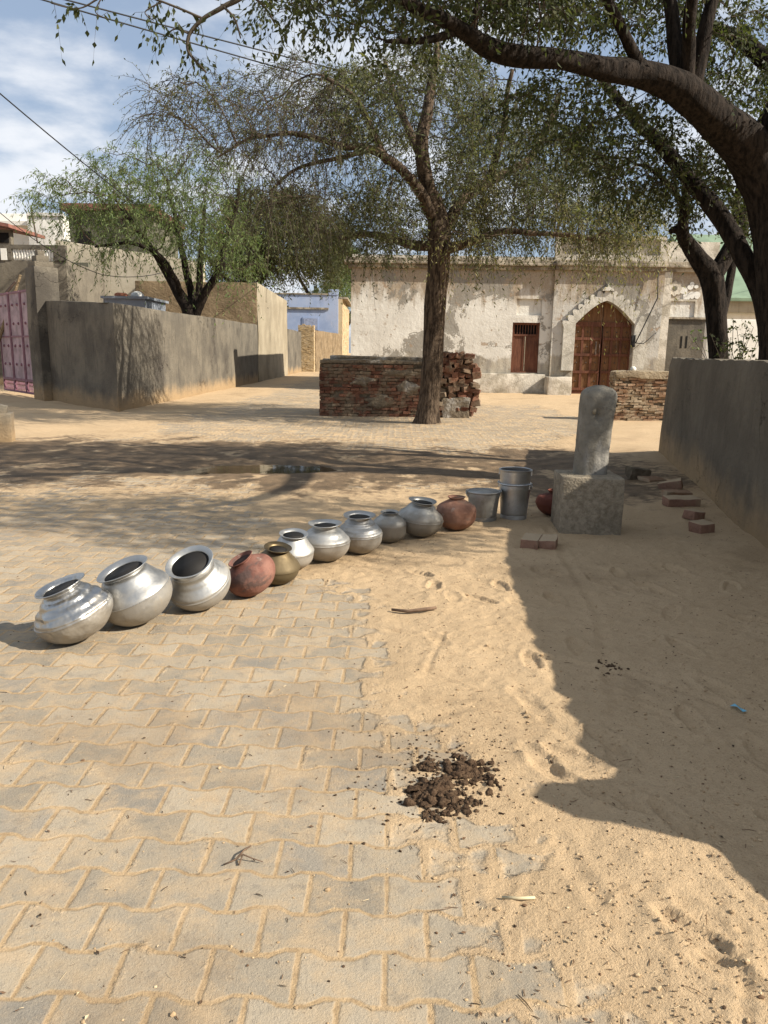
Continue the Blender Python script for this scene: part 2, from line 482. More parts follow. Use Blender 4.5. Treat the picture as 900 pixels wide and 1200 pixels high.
# puddle of standing water in the muddy dip
mw = M('muddy_water', rough=.04, spec=.6); mw.color((.045, .034, .022)); mw.bump(mw.noise(6, 2), .002, .4)
b = MB(); p0 = G(290, 549)
lvl = gz(p0.x, p0.y) + .036
b.slab([(p0.x + 2.1 * math.cos(a) , p0.y + .95 * math.sin(a)) for a in np.linspace(0, 2 * math.pi, 40, endpoint=False)], lvl - .006, lvl)
tag(b.build('puddle_water', mw), kind='structure')

# ------------------------------------------------------------------ masonry materials
def plaster(name, c1, c2, dark, scale=1.0, streak=.5, bump=.012, stain=.5, dust=None, seed=0.0):
    m = M(name, rough=.93, spec=.15)
    a = m.noise(1.1 * scale, 6, .62, off=seed); f = m.noise(26, 5, .65); s_ = m.noise(2.3 * scale, 5, .6, stretch=(3.2, 3.2, .45), off=seed + 3)
    big = m.noise(.45 * scale, 4, .6, off=seed + 7)
    c = m.mix(a.ramp(.35, .65), c1, c2)
    c = m.mix(s_.ramp(.52, .72) * streak, c, dark)
    c = m.mix((big + (f - .5) * .2).ramp(.50, .66) * stain, c, dark)
    c = m.mix(f.ramp(.56, .78) * .35, c, tuple(x * .55 for x in c1))
    if dust: c = m.mix(((m.z * -1.0) + (a - .5) * .8).ramp(-.55, -.05) * .8, c, dust)
    wv = s_ * .0 + m.noise(2.2, 4, .6, off=seed + 1)
    n_ = m.nt.nodes.new('ShaderNodeTexVoronoi'); n_.feature = 'DISTANCE_TO_EDGE'; n_.inputs['Scale'].default_value = .75 * scale
    n_.inputs['Randomness'].default_value = 1.0
    m.nt.links.new(m.vec(m.x + (wv - .5) * .9, m.y + (wv - .5) * .7, m.z + (a - .5) * .9), n_.inputs['Vector'])
    crack = S(m.nt, n_.outputs[0]).ramp(.006, .002) * (big + (a - .5) * .4).ramp(.50, .60)
    c = m.mix(crack * .5, c, tuple(x * .35 for x in dark))
    trow = m.noise(9, 5, .6, stretch=(1.0, 1.0, 2.6), off=seed + 2, dist=.6)
    c = m.mix(trow.ramp(.54, .72) * .28, c, tuple(x * .62 for x in c1))
    m.color(c)
    m.bump(f * .4 + m.noise(6, 4) * .8 + m.noise(90, 2) * .12 + trow * .7 - crack * 1.2, bump, 1.0)
    return m

MAT_CEM = plaster('grey_cement_render', (.125, .108, .083), (.175, .152, .116), (.088, .077, .060), 1.3, .45, .014, .5, (.36, .25, .135))
MAT_CEM2 = plaster('weathered_grey_render', (.108, .096, .077), (.165, .145, .112), (.055, .048, .041), 1.2, .5, .014, .7, (.36, .25, .135), 5)
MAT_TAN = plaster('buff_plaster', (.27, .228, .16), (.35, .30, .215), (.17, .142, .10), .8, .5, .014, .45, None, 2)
MAT_BUFF = plaster('sunlit_buff_plaster', (.44, .385, .28), (.52, .46, .35), (.28, .235, .17), .8, .4, .012, .35, None, 22)  # lighter copy of the buff plaster, sunlight put into its colour
MAT_MUD = plaster('rough_mud_plaster', (.19, .135, .078), (.27, .20, .12), (.12, .088, .052), 2.0, .2, .06, .5, None, 4)
MAT_WHITE = plaster('white_painted_plaster', (.66, .64, .58), (.74, .72, .66), (.5, .47, .4), .8, .3, .005, .25, None, 6)
MAT_BLUE = plaster('pale_blue_limewash', (.27, .34, .50), (.34, .41, .56), (.42, .42, .48), .9, .3, .006, .3, None, 8)
MAT_DARKH = plaster('dark_stained_plaster', (.12, .115, .085), (.17, .16, .12), (.06, .06, .045), .9, .5, .01, .5, None, 9)

def limewash(name='peeling_limewash', k=1.0):
    """the old house: chalky wash, brown rain stains under the cornice, grey bare render near the ground"""
    m = M(name, rough=.95, spec=.1)
    a = m.noise(.8, 6, .6); b_ = m.noise(.55, 7, .68, off=11, dist=.4); f = m.noise(18, 5, .65)
    st = m.noise(1.5, 6, .65, stretch=(2.2, 2.2, .5), off=5)
    c = m.mix(a.ramp(.3, .7), tuple(q * k for q in (.53, .50, .44)), tuple(q * k for q in (.65, .625, .56)))
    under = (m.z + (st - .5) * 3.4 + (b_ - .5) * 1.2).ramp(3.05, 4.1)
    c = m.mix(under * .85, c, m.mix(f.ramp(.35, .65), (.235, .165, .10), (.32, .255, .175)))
    grey = (b_ + (f - .5) * .15).ramp(.545, .575)
    c = m.mix(grey * .9, c, m.mix(f, (.17, .155, .13), (.30, .275, .23)))
    low = ((m.z * -1.0) + (m.noise(1.3, 5, off=21) - .5) * 1.6 + (f - .5) * .2).ramp(-1.45, -1.2)
    c = m.mix(low * .8, c, m.mix(st.ramp(.4, .6), (.20, .175, .14), (.36, .315, .24)))
    c = m.mix(m.noise(3.2, 6, .7, off=17).ramp(.60, .64) * .75, c, (.30, .215, .14))
    c = m.mix(m.noise(60, 2).ramp(.66, .72) * .5, c, (.16, .13, .10))
    m.color(c)
    m.bump(f * .5 + m.noise(5, 4) + (1.0 - grey) * .25, .02, 1.0)
    return m
MAT_LIME = limewash(); MAT_BAY = limewash('grey_limewash', .80)

def trimmat(name, c1, c2, seed=0):
    m = M(name, rough=.93, spec=.12); a = m.noise(2.2, 6, .65, off=seed); f = m.noise(22, 4)
    c = m.mix(a.ramp(.38, .62), c1, c2); c = m.mix(f.ramp(.55, .75) * .4, c, tuple(x * .45 for x in c1))
    m.color(c); m.bump(f + m.noise(5, 3) * 1.5, .012); return m
MAT_TRIM = trimmat('old_lime_trim', (.36, .32, .25), (.60, .55, .46))
MAT_ARCH = trimmat('arch_limewash', (.40, .375, .315), (.55, .52, .45), 8)
MAT_CORN = trimmat('stained_cornice', (.16, .13, .095), (.40, .345, .26), 3)

def brickmat(name, tones, mortar, smear=.5, seed=0.0, dust=None):
    m = M(name, rough=.94, spec=.12)
    r = m.island(); f = m.noise(24, 5, .65); a = m.noise(2.4, 5, .65, off=seed)
    c = m.mix(r.ramp(0, .5), tones[0], tones[1]); c = m.mix(r.ramp(.45, 1.0), c, tones[2])
    c = m.mix(f.ramp(.45, .75) * .5, c, tuple(x * .5 for x in tones[0]))
    c = m.mix((a + (f - .5) * .25).ramp(.46, .60) * smear, c, mortar)
    if dust:
        g = m.nt.nodes.new('ShaderNodeNewGeometry'); sx_ = m.nt.nodes.new('ShaderNodeSeparateXYZ'); m.nt.links.new(g.outputs['Normal'], sx_.inputs[0])
        c = m.mix((S(m.nt, sx_.outputs[2]) + (f - .5) * .8).ramp(.35, .9) * .85, c, dust)
    m.color(c); m.bump(f + m.noise(70, 2) * .4, .012); return m
MAT_BRICK = brickmat('old_red_brick', ((.11, .048, .032), (.19, .088, .055), (.145, .098, .066)), (.195, .155, .105), .8)
MAT_BRICK2 = brickmat('crumbling_buff_brick', ((.20, .115, .07), (.29, .185, .115), (.25, .19, .13)), (.33, .265, .18), .8, 4)
MAT_BRICKR = brickmat('weathered_loose_brick', ((.20, .105, .075), (.28, .165, .115), (.24, .175, .13)), (.33, .25, .165), .85, 9, (.44, .34, .22))
MAT_BRICKY = brickmat('yellow_brick', ((.40, .29, .16), (.50, .38, .22), (.42, .33, .21)), (.52, .42, .28), .5, 6)
m = M('mortar', rough=.95, spec=.1); m.color(m.mix(m.noise(5, 5).ramp(.35, .65), (.10, .08, .056), (.2, .16, .11))); m.bump(m.noise(20, 4), .03); MAT_MORTAR = m
m = M('crumbling_mortar_render', rough=.95, spec=.1)
m.color(m.mix(m.noise(3.5, 6, .7).ramp(.4, .65), (.15, .12, .085), m.mix(m.noise(1.4, 5).ramp(.5, .62), (.22, .175, .12), (.42, .40, .36)))); m.bump(m.noise(16, 5), .03); MAT_RENDER = m

def woodmat(name, c1, c2, dark):
    m = M(name, rough=.75, spec=.2)
    g = m.noise(3.0, 6, .6, stretch=(9, 9, .8)); a = m.noise(1.4, 4)
    c = m.mix(g.ramp(.35, .65), c1, c2); c = m.mix(a.ramp(.45, .7) * .6, c, dark); m.color(c); m.bump(g, .006); return m
MAT_DOOR = woodmat('old_teak', (.115, .056, .024), (.175, .088, .040), (.060, .030, .015))
MAT_WIND = woodmat('red_brown_timber', (.10, .038, .022), (.15, .062, .035), (.055, .024, .016))

def flat(name, c, rough=.8, metal=0.0, var=.3, sc=6, spec=.3, bump=.002):
    m = M(name, rough=rough, metal=metal, spec=spec); n = m.noise(sc, 5, .62)
    m.color(m.mix(n.ramp(.35, .68), c, tuple(x * (1 - var) for x in c))); m.bump(m.noise(sc * 4, 3), bump); return m
MAT_PINK = flat('faded_pink_paint', (.37, .265, .29), .6, 0, .45, 3)
MAT_PINKD = flat('dark_pink_paint', (.22, .10, .13), .6, 0, .3, 5)
MAT_IRON = flat('rusted_iron', (.12, .085, .065), .7, .3, .5, 12)
MAT_BLACK = flat('black_cable_sheath', (.02, .02, .02), .6)
MAT_ROOFRED = flat('red_painted_slab', (.26, .115, .085), .85, 0, .5, 3)
MAT_GREEN = flat('pale_green_render', (.185, .255, .17), .85, 0, .25, 1.5)
MAT_SHEET = flat('grey_blue_sheet', (.26, .285, .32), .6, 0, .2, 2)
MAT_CLOTHR = flat('terracotta_cloth', (.42, .16, .09), .9)
MAT_CLOTHW = flat('white_sacking', (.7, .7, .68), .9)
MAT_VOID = flat('dark_interior', (.012, .011, .010), 1.0)
MAT_TEAL = flat('sea_green_paint', (.10, .36, .29), .6)

# ------------------------------------------------------------------ brickwork helper
def brickwork(b, p0, p1, hfn, bl=.235, bh=.075, th=.11, miss=.0, jit=.006, gap=.010, off=0.0, dep=.012):
    """courses of single bricks along p0->p1 (outer face on the right-hand side of travel)"""
    p0 = Vector((p0[0], p0[1], 0)); p1 = Vector((p1[0], p1[1], 0)); L = (p1 - p0).length
    d = (p1 - p0) / L; nrm = Vector((d.y, -d.x, 0)); ang = math.atan2(d.y, d.x)
    z = 0.0; r = 0
    while True:
        t = -(r % 2) * bl / 2; anyb = False
        while t < L:
            l = bl * R.uniform(.82, 1.1); a = max(t, 0); e = min(t + l - gap, L)
            if e - a > .04:
                mid = (a + e) / 2
                if z + bh * .6 < hfn(mid / L):
                    anyb = True
                    if R.random() > miss:
                        c = p0 + d * mid + nrm * (-th / 2 + R.uniform(-dep, dep) + off)
                        b.obox((c.x, c.y, z + bh / 2 + R.uniform(-.004, .004)), (e - a, th, bh - gap), (R.uniform(-.03, .03), R.uniform(-.03, .03), ang + R.uniform(-.03, .03)), jit)
            t += l
        z += bh; r += 1
        if not anyb: break

# ------------------------------------------------------------------ right-hand compound wall
def right_wall():
    ts = [.6, .8, 1.0, 1.2, 1.36, 1.52, 1.66, 1.778, 1.84, 1.908, 2.0, 2.1, 2.157, 2.23, 2.5, 2.88, 3.3, 3.8, 4.3, 4.98]
    hs = [.10, .25, .45, .62, .70, .75, .80, .86, 1.14, 1.24, 1.20, 1.06, 1.05, 1.09, 1.14, 1.20, 1.28, 1.33, 1.41, 1.47]  # near end lies out of view, its heights shaped to cast the notched shadow
    for y in np.arange(5.3, 11.6, .25): ts.append(float(y)); hs.append(1.47)
    ts.append(11.62); hs.append(1.46)
    fn = lambda y: float(np.interp(y, ts, hs))
    yy = []
    for a, c in zip(ts[:-1], ts[1:]):
        n = max(1, int((c - a) / .09)); yy += [a + (c - a) * i / n for i in range(n)]
    yy.append(ts[-1]); NZ = 14; vs, fs = [], []; TH = .26
    for i, y in enumerate(yy):
        x = WALLX(y); h = fn(y) + (R.uniform(-.012, .012) if y > 5 else R.uniform(-.022, .022))
        for side in (0, 1):
            for k in range(NZ + 1):
                z = -.1 + (h + .1) * k / NZ
                q = mnoise.noise_vector(Vector((x, y, z)) * 1.1) * .022 + mnoise.noise_vector(Vector((x, y, z)) * 5) * .006
                bat = (.02 if side else -.02) * (1 - k / NZ)
                rnd = .02 if k == NZ else 0
                vs.append((x + (TH if side else 0) + bat + (rnd if not side else -rnd) + q.x, y + q.y * .4 + (.10 * (1 - k / NZ) if i == len(yy) - 1 else 0), z + q.z * .3))
    W = 2 * (NZ + 1)
    for i in range(len(yy) - 1):
        for k in range(NZ):
            a = i * W + k; fs.append((a, a + 1, a + W + 1, a + W))
            a = i * W + NZ + 1 + k; fs.append((a, a + W, a + W + 1, a + 1))
        a = i * W + NZ; fs.append((a, a + NZ + 1, a + W + NZ + 1, a + W))
    for i in (0, len(yy) - 1):
        for k in range(NZ):
            a = i * W + k; q = (a, a + NZ + 1, a + NZ + 2, a + 1); fs.append(q if i == 0 else tuple(reversed(q)))
    t = thing('compound_wall', 'low grey rendered wall with flat top in shade on the right', 'wall', (WALLX(8), 8, 0))
    b = MB(); b.add(vs, fs); b.build('wall_body', MAT_CEM, t, angle=45)
right_wall()

# ------------------------------------------------------------------ left side: compound wall, pillar, gate
def left_side():
    A = Vector((-9.32, 21.66)); B = Vector((-6.3, 18.25)); C = Vector((-5.97, 36.4))
    t = thing('compound_wall', 'long grey rendered wall with a sharp corner, left of the lane, streaked by tree shadows', 'wall', (B.x, B.y, 0))
    TH = .24
    b = MB()   # panel facing the gate side and the long run along the lane
    n = 26; pts = [B + (C - B) * (i / n) for i in range(n + 1)]
    def run(P_, h0, h1, out):
        d = (P_[-1] - P_[0]).normalized(); nr = Vector((d.y, -d.x))
        for i in range(len(P_) - 1):
            a, c = P_[i], P_[i + 1]
            ha = h0 + (h1 - h0) * i / (len(P_) - 1); hc = h0 + (h1 - h0) * (i + 1) / (len(P_) - 1)
            yield a, c, ha, hc
    base = [A, B, C, C + Vector((-TH, 0)), B + Vector((-TH * .98, TH * 1.12)), A + Vector((.18, .17))]
    b.slab([(p.x, p.y) for p in base], -.1, [2.72, 2.50, 2.62, 2.62, 2.50, 2.72])
    o = b.build('wall_body', MAT_CEM2, t); roughen(o, .55, .03, .7, .025, .008, 4)
    # gate pillar with a stepped cap
    d = (A - B).normalized(); nr = Vector((d.y, -d.x)) * -1
    pc = A + d * .42 + Vector((.05, .05))
    t2 = thing('gate_pillar', 'square grey pillar with stepped cap between the pink gate and the wall', 'gate pillar', (pc.x, pc.y, 0))
    ang = math.atan2(d.y, d.x)
    b = MB(); b.obox((pc.x, pc.y, 1.75), (.86, .62, 3.7), (0, 0, ang)); roughen(b.build('shaft', MAT_CEM2, t2), .5, .025, .7, .03, .006, 4)
    b = MB()
    for k, (s_, z) in enumerate(((.62, 3.6), (.42, 3.76), (.24, 3.90))):
        b.obox((pc.x, pc.y, z + .08), (s_, s_ * .8, .162), (0, 0, ang))
    roughen(b.build('stepped_cap', MAT_CEM, t2), .3, .012, 2, .012)
    # spur of the wall beside the pillar
    # gate
    g0 = A + d * .98; g1 = A + d * 4.4
    t3 = thing('metal_gate', 'faded pink sheet metal gate with round knobs and lattice foot at the left edge', 'gate', (g0.x, g0.y, 0))
    L = (g1 - g0).length; nl = 3; lw = L / nl
    def onface(s0, s1, z0, z1, o0, o1, bb):
        a, c = g0 + d * s0, g0 + d * s1; f = -nr * 0
        n2 = Vector((-d.y, d.x)) * 1.0
        if n2.y > 0: n2 = -n2
        q = [a + n2 * o1, c + n2 * o1, c + n2 * o0, a + n2 * o0]
        bb.slab([(p.x, p.y) for p in q], z0, z1)
    for k in range(nl):
        b = MB(); s0 = k * lw + .02; s1 = (k + 1) * lw - .02
        onface(s0, s1, .5, 3.05, -.02, .02, b)
        lf = b.build('leaf_panel', MAT_PINK, t3)
        b = MB()
        for (a_, c_, z0, z1) in ((s0, s0 + .05, .1, 3.08), (s1 - .05, s1, .1, 3.08), (s0 + .05, s1 - .05, .1, .16), (s0 + .05, s1 - .05, .46, .53), (s0 + .05, s1 - .05, 1.75, 1.80), (s0 + .05, s1 - .05, 3.02, 3.08)):
            onface(a_, c_, z0, z1, -.03, .045, b)
        b.build('leaf_frame', MAT_PINKD, t3)
        b = MB(); n = 9
        for i in range(n):
            for sg in (1, -1):
                a_ = g0 + d * (s0 + .05 + (s1 - s0 - .1) * i / n); c_ = g0 + d * (s0 + .05 + (s1 - s0 - .1) * (i + 1) / n)
                z0, z1 = (.16, .46) if sg > 0 else (.46, .16)
                b.tube([(a_.x, a_.y, z0), (c_.x, c_.y, z1)], .008, 4)
        b.build('lattice', MAT_PINKD, t3)
        for z in (.95, 1.5, 2.15, 2.7):
            for fx in (.3, .72):
                q = g0 + d * (s0 + (s1 - s0) * fx); b = MB()
                b.lump((q.x, q.y - .03, z), .045, 2, .05)
                b.build('knob', MAT_PINKD, t3, smooth=True)
left_side()

# ------------------------------------------------------------------ buildings on the left, back of the lane
def bldg(name, label, cat, loc): return thing(name, label, cat, loc)

# tall mud-plastered building flush with the lane
t = bldg('mud_building', 'flat roofed building with rough brown front and sunlit buff side on the lane', 'building', (-6, 36.6, 0))
b = MB(); b.box(-11.6, -6.02, 36.55, 36.75, -.1, 4.5); roughen(b.build('front_wall', MAT_MUD, t), .5, .05, .9, .03, .02, 5)
b = MB(); b.slab([(-6.25, 36.75), (-5.98, 36.6), (-5.95, 47.2), (-6.25, 47.2)], -.1, [4.52, 4.52, 4.35, 4.35]); roughen(b.build('side_wall', MAT_TAN, t), .7, .04, .6, .02, .008, 4)
b = MB(); b.box(-11.6, -6.25, 36.75, 47.0, 4.2, 4.3); b.box(-11.6, -11.4, 36.75, 47.0, -.1, 4.2); b.box(-11.4, -6.25, 46.8, 47.0, -.1, 4.2); b.build('roof', MAT_TAN, t)

t = thing('lane_wall', 'lower grey wall carrying on down the lane past the buff building', 'wall', (-6, 48, 0))
b = MB(); b.box(-6.2, -5.97, 47.25, 55, -.1, 2.75); roughen(b.build('wall_body', MAT_CEM2, t), .6, .03, .7, .02)

t = thing('brick_pier', 'yellow brick pier where the lane wall ends before the blue house', 'pier', (-5.4, 55.5, 0))
b = MB(); brickwork(b, (-6.2, 55.1), (-5.1, 55.1), lambda s: 3.3 - .3 * abs(s - .4)); brickwork(b, (-5.1, 55.1), (-5.1, 56), lambda s: 3.2)
b.build('brickwork', MAT_BRICKY, t)
b = MB(); b.box(-6.15, -5.17, 55.17, 56, -.1, 3.1); b.build('core', MAT_MORTAR, t)

t = thing('yard_wall', 'dull brick yard wall at the end of the lane below the blue house', 'wall', (-5, 57, 0))
b = MB(); b.slab([(-5.3, 56.05), (-5.05, 56.05), (-3.75, 66.5), (-4.05, 66.5)], -.1, 2.9); roughen(b.build('wall_body', MAT_MUD, t), .7, .04, .8, .02)

t = bldg('blue_house', 'small pale blue limewashed house with yellow brick side at the far end of the lane', 'house', (-6, 68, 0))
b = MB(); b.box(-10.2, -4.15, 67, 67.3, -.1, 6.1); b.box(-4.95, -4.13, 66.95, 67.32, 6.1, 6.55); b.build('front_wall', MAT_BLUE, t)
b = MB(); b.box(-10.2, -4.95, 66.88, 67, 4.9, 5.05); b.box(-10.2, -4.95, 66.92, 67.3, 6.1, 6.2); b.build('cornice', MAT_CORN, t)
b = MB(); b.box(-7.15, -5.8, 66.94, 67, 3.2, 4.25); w_ = b.build('window', MAT_BLUE, t)
b = MB(); b.box(-7.05, -5.9, 66.92, 66.94, 3.3, 4.15); b.build('shutter', flat('grey_blue_shutter', (.30, .34, .46)), w_)
b = MB(); b.box(-8.8, -8.35, 66.97, 67, .4, 2.6); b.build('doorway', MAT_VOID, t)
b = MB(); b.box(-4.15, -3.8, 67.32, 74, -.1, 5.8); brickwork(b, (-3.8, 67.32), (-3.55, 74), lambda s: 5.7 - .5 * s, bl=.3, bh=.15); b.build('side_wall', MAT_BRICKY, t)
b = MB(); b.slab([(-4.2, 67.33), (-3.35, 67.33), (-3.2, 74.2), (-4.2, 74.2)], [5.85, 5.8, 5.5, 5.6], [6.0, 5.95, 5.65, 5.75]); b.build('roof', MAT_CORN, t)

# buildings beyond the gate and the long wall
t = bldg('terrace_house', 'grey house with a white baluster railing on its roof, behind the pink gate', 'house', (-14, 30, 0))
x0, x1 = P(-60, 300, 30).x, P(77, 300, 30).x
zt = P(40, 287, 30).z; zb = P(40, 305, 30).z; zr0 = P(40, 292, 30).z
b = MB(); b.box(x0, x1, 30, 34, -.1, zb); roughen(b.build('wall', MAT_CEM, t), .8, .03, .6, .02)
b = MB(); b.box(x0, x1, 29.97, 30.15, zr0, zt)
xa, xb = P(14, 300, 30).x, P(63, 300, 30).x
b.box(xb, x1, 29.97, 30.15, zb, zr0); b.box(P(10, 300, 30).x, xa, 29.97, 30.15, zb, zr0); b.box(x0, P(1, 300, 30).x, 29.97, 30.15, zb, zr0)
b.build('parapet', MAT_CEM2, t)
n = 15
for i in range(n):
    b = MB(); xx = xa + (xb - xa) * (i + .5) / n; b.lathe([(.028, zb), (.05, zb + .1), (.036, (zb + zr0) / 2), (.05, zr0 - .1), (.028, zr0)], 8, c=(xx, 30.06, 0)); b.build('baluster', MAT_WHITE, t, smooth=True)
b = MB(); b.box(xa, xb, 33.4, 33.6, zb, zr0 - .1); b.build('rear_parapet', MAT_DARKH, t)
b = MB(); b.obox((P(5, 300, 30).x, 29.99, (zb + zr0) / 2), (.22, .06, .42)); b.build('post_panel', MAT_WHITE, t)

t = bldg('buff_house', 'blank sunlit buff house wall behind the acacia on the left', 'house', (-12, 38, 0))
x0, x1 = P(76, 300, 38).x, P(240, 300, 38).x
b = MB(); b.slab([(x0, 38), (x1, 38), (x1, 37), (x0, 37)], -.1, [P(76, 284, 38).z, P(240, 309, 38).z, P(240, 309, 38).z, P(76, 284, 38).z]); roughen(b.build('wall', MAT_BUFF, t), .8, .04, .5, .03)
b = MB(); b.box(x0 - .75, x0, 38.1, 38.6, P(70, 330, 38).z, P(70, 314, 38).z); b.build('water_spout', MAT_DARKH, t)

t = bldg('upper_storey', 'dark stained upper storey with red roof slab behind the green acacia', 'house', (-14, 42, 0))
x0, x1 = P(81, 260, 42).x, P(172, 260, 42).x
zt = P(100, 247, 42).z; zb = P(100, 330, 42).z
b = MB(); b.box(x0, x1, 42, 48, -.1, zt); b.build('wall', MAT_DARKH, t)
b = MB(); b.box(x0 - .3, x1 + .4, 41.7, 48.3, zt, zt + .32); b.build('roof', MAT_ROOFRED, t)
b = MB(); b.box(P(90, 280, 42).x, P(108, 280, 42).x, 41.97, 42, P(95, 287, 42).z, P(95, 271, 42).z); b.build('window', MAT_VOID, t)

t = bldg('white_house', 'bright white house behind the baluster railing at the far left', 'house', (-20, 46, 0))
x0, xm, x1 = P(-70, 260, 46).x, P(32, 260, 46).x, P(74, 260, 46).x
za, zb = P(20, 246, 46).z, P(60, 251, 46).z
b = MB(); b.box(xm, x1, 46, 54, -.1, zb); b.box(x0, xm, 47.2, 54, -.1, za); roughen(b.build('wall', MAT_WHITE, t), 1.2, .04, .4, .03)
b = MB(); b.box(x0, xm + .3, 46.6, 47.2, P(20, 262, 46).z, P(20, 257, 46).z); b.build('ledge', MAT_WHITE, t)
b = MB(); b.box(xm + .02, x1 + .05, 45.9, 46, zb - .1, zb + .06); b.build('coping', MAT_WHITE, t)

t = bldg('tiled_porch', 'red roofed porch with dark opening at the far left edge', 'porch', (-17.5, 36, 0))
xl, xr = P(-40, 260, 36).x, P(18, 260, 36).x
b = MB(); b.slab([(xl, 35.3), (xr, 35.3), (xr, 39), (xl, 39)], [P(0, 258, 36).z, P(18, 269, 36).z, P(18, 269, 36).z, P(0, 258, 36).z], [P(0, 254, 36).z, P(18, 265, 36).z, P(18, 265, 36).z, P(0, 254, 36).z]); b.build('roof', MAT_ROOFRED, t)
b = MB(); b.box(xl, P(10, 280, 36).x, 36.2, 36.5, -.1, P(5, 268, 36).z); b.build('wall', MAT_CEM, t)
b = MB(); b.box(xl, P(8, 280, 36).x, 36.17, 36.2, P(5, 284, 36).z, P(5, 272, 36).z); b.build('opening', MAT_VOID, t)

t = bldg('metal_shed', 'small grey blue sheet shed peeping over the left wall', 'shed', (-9.3, 27, 0))
x0, x1 = P(121, 350, 27.5).x, P(170, 350, 27.5).x
b = MB(); b.box(x0, x1, 27.5, 30, -.1, P(140, 350, 27.5).z); b.build('wall', MAT_SHEET, t)
b = MB(); b.box(x0 - .06, x1 + .1, 27.4, 30.1, P(140, 350, 27.5).z, P(140, 347, 27.5).z); b.build('roof', MAT_SHEET, t)
q = P(140, 346, 28); b = MB(); b.lump((q.x, 28.2, q.z + .02), .17, 2, .3, 1.4, (1.5, 1, .55)); tag(b.build('cloth_bundle', MAT_CLOTHR, smooth=True), 'terracotta cloth bundle lying on the grey shed roof', 'bundle')
q = P(158, 345.5, 28); b = MB(); b.lump((q.x, 28.3, q.z), .17, 2, .2, 1.2, (1.3, 1, .8)); tag(b.build('white_sack', MAT_CLOTHW, smooth=True), 'white sack lying on the grey shed roof', 'sack')
b = MB(); a_, c_ = P(44, 285, 31), P(36, 243, 31); b.tube([a_, c_], .03, 6); tag(b.build('iron_rod', MAT_IRON), 'thin iron rod standing up behind the baluster railing', 'rod')

# sticks piled behind the gate
for (a_, c_, lab) in (((0, 352, 25), (18, 330, 25), 'dark stick leaning over the top of the pink gate'), ((14, 352, 24.6), (24, 322, 24.6), 'pale pole leaning beside the gate pillar')):
    b = MB(); p_, q_ = P(*a_), P(*c_); d_ = (q_ - p_); b.tube([p_ - d_ * 2.2, p_, q_], [.06, .055, .04], 6)
    tag(b.build('leaning_pole', MAT_IRON if 'dark' in lab else MAT_MUD), lab, 'pole')

# stump-like broken post at the left edge
p_ = GP(3, 518)
t = thing('broken_post', 'broken grey block standing in the sand at the left edge', 'block', p_)
b = MB(); b.obox((p_.x - .05, p_.y + .1, p_.z + .2), (.34, .3, .5), (0, .03, .3)); b.obox((p_.x - .02, p_.y + .1, p_.z + .5), (.16, .2, .16), (0, .2, .3)); roughen(b.build('block_body', MAT_CEM2, t), .12, .02, 4, .02)

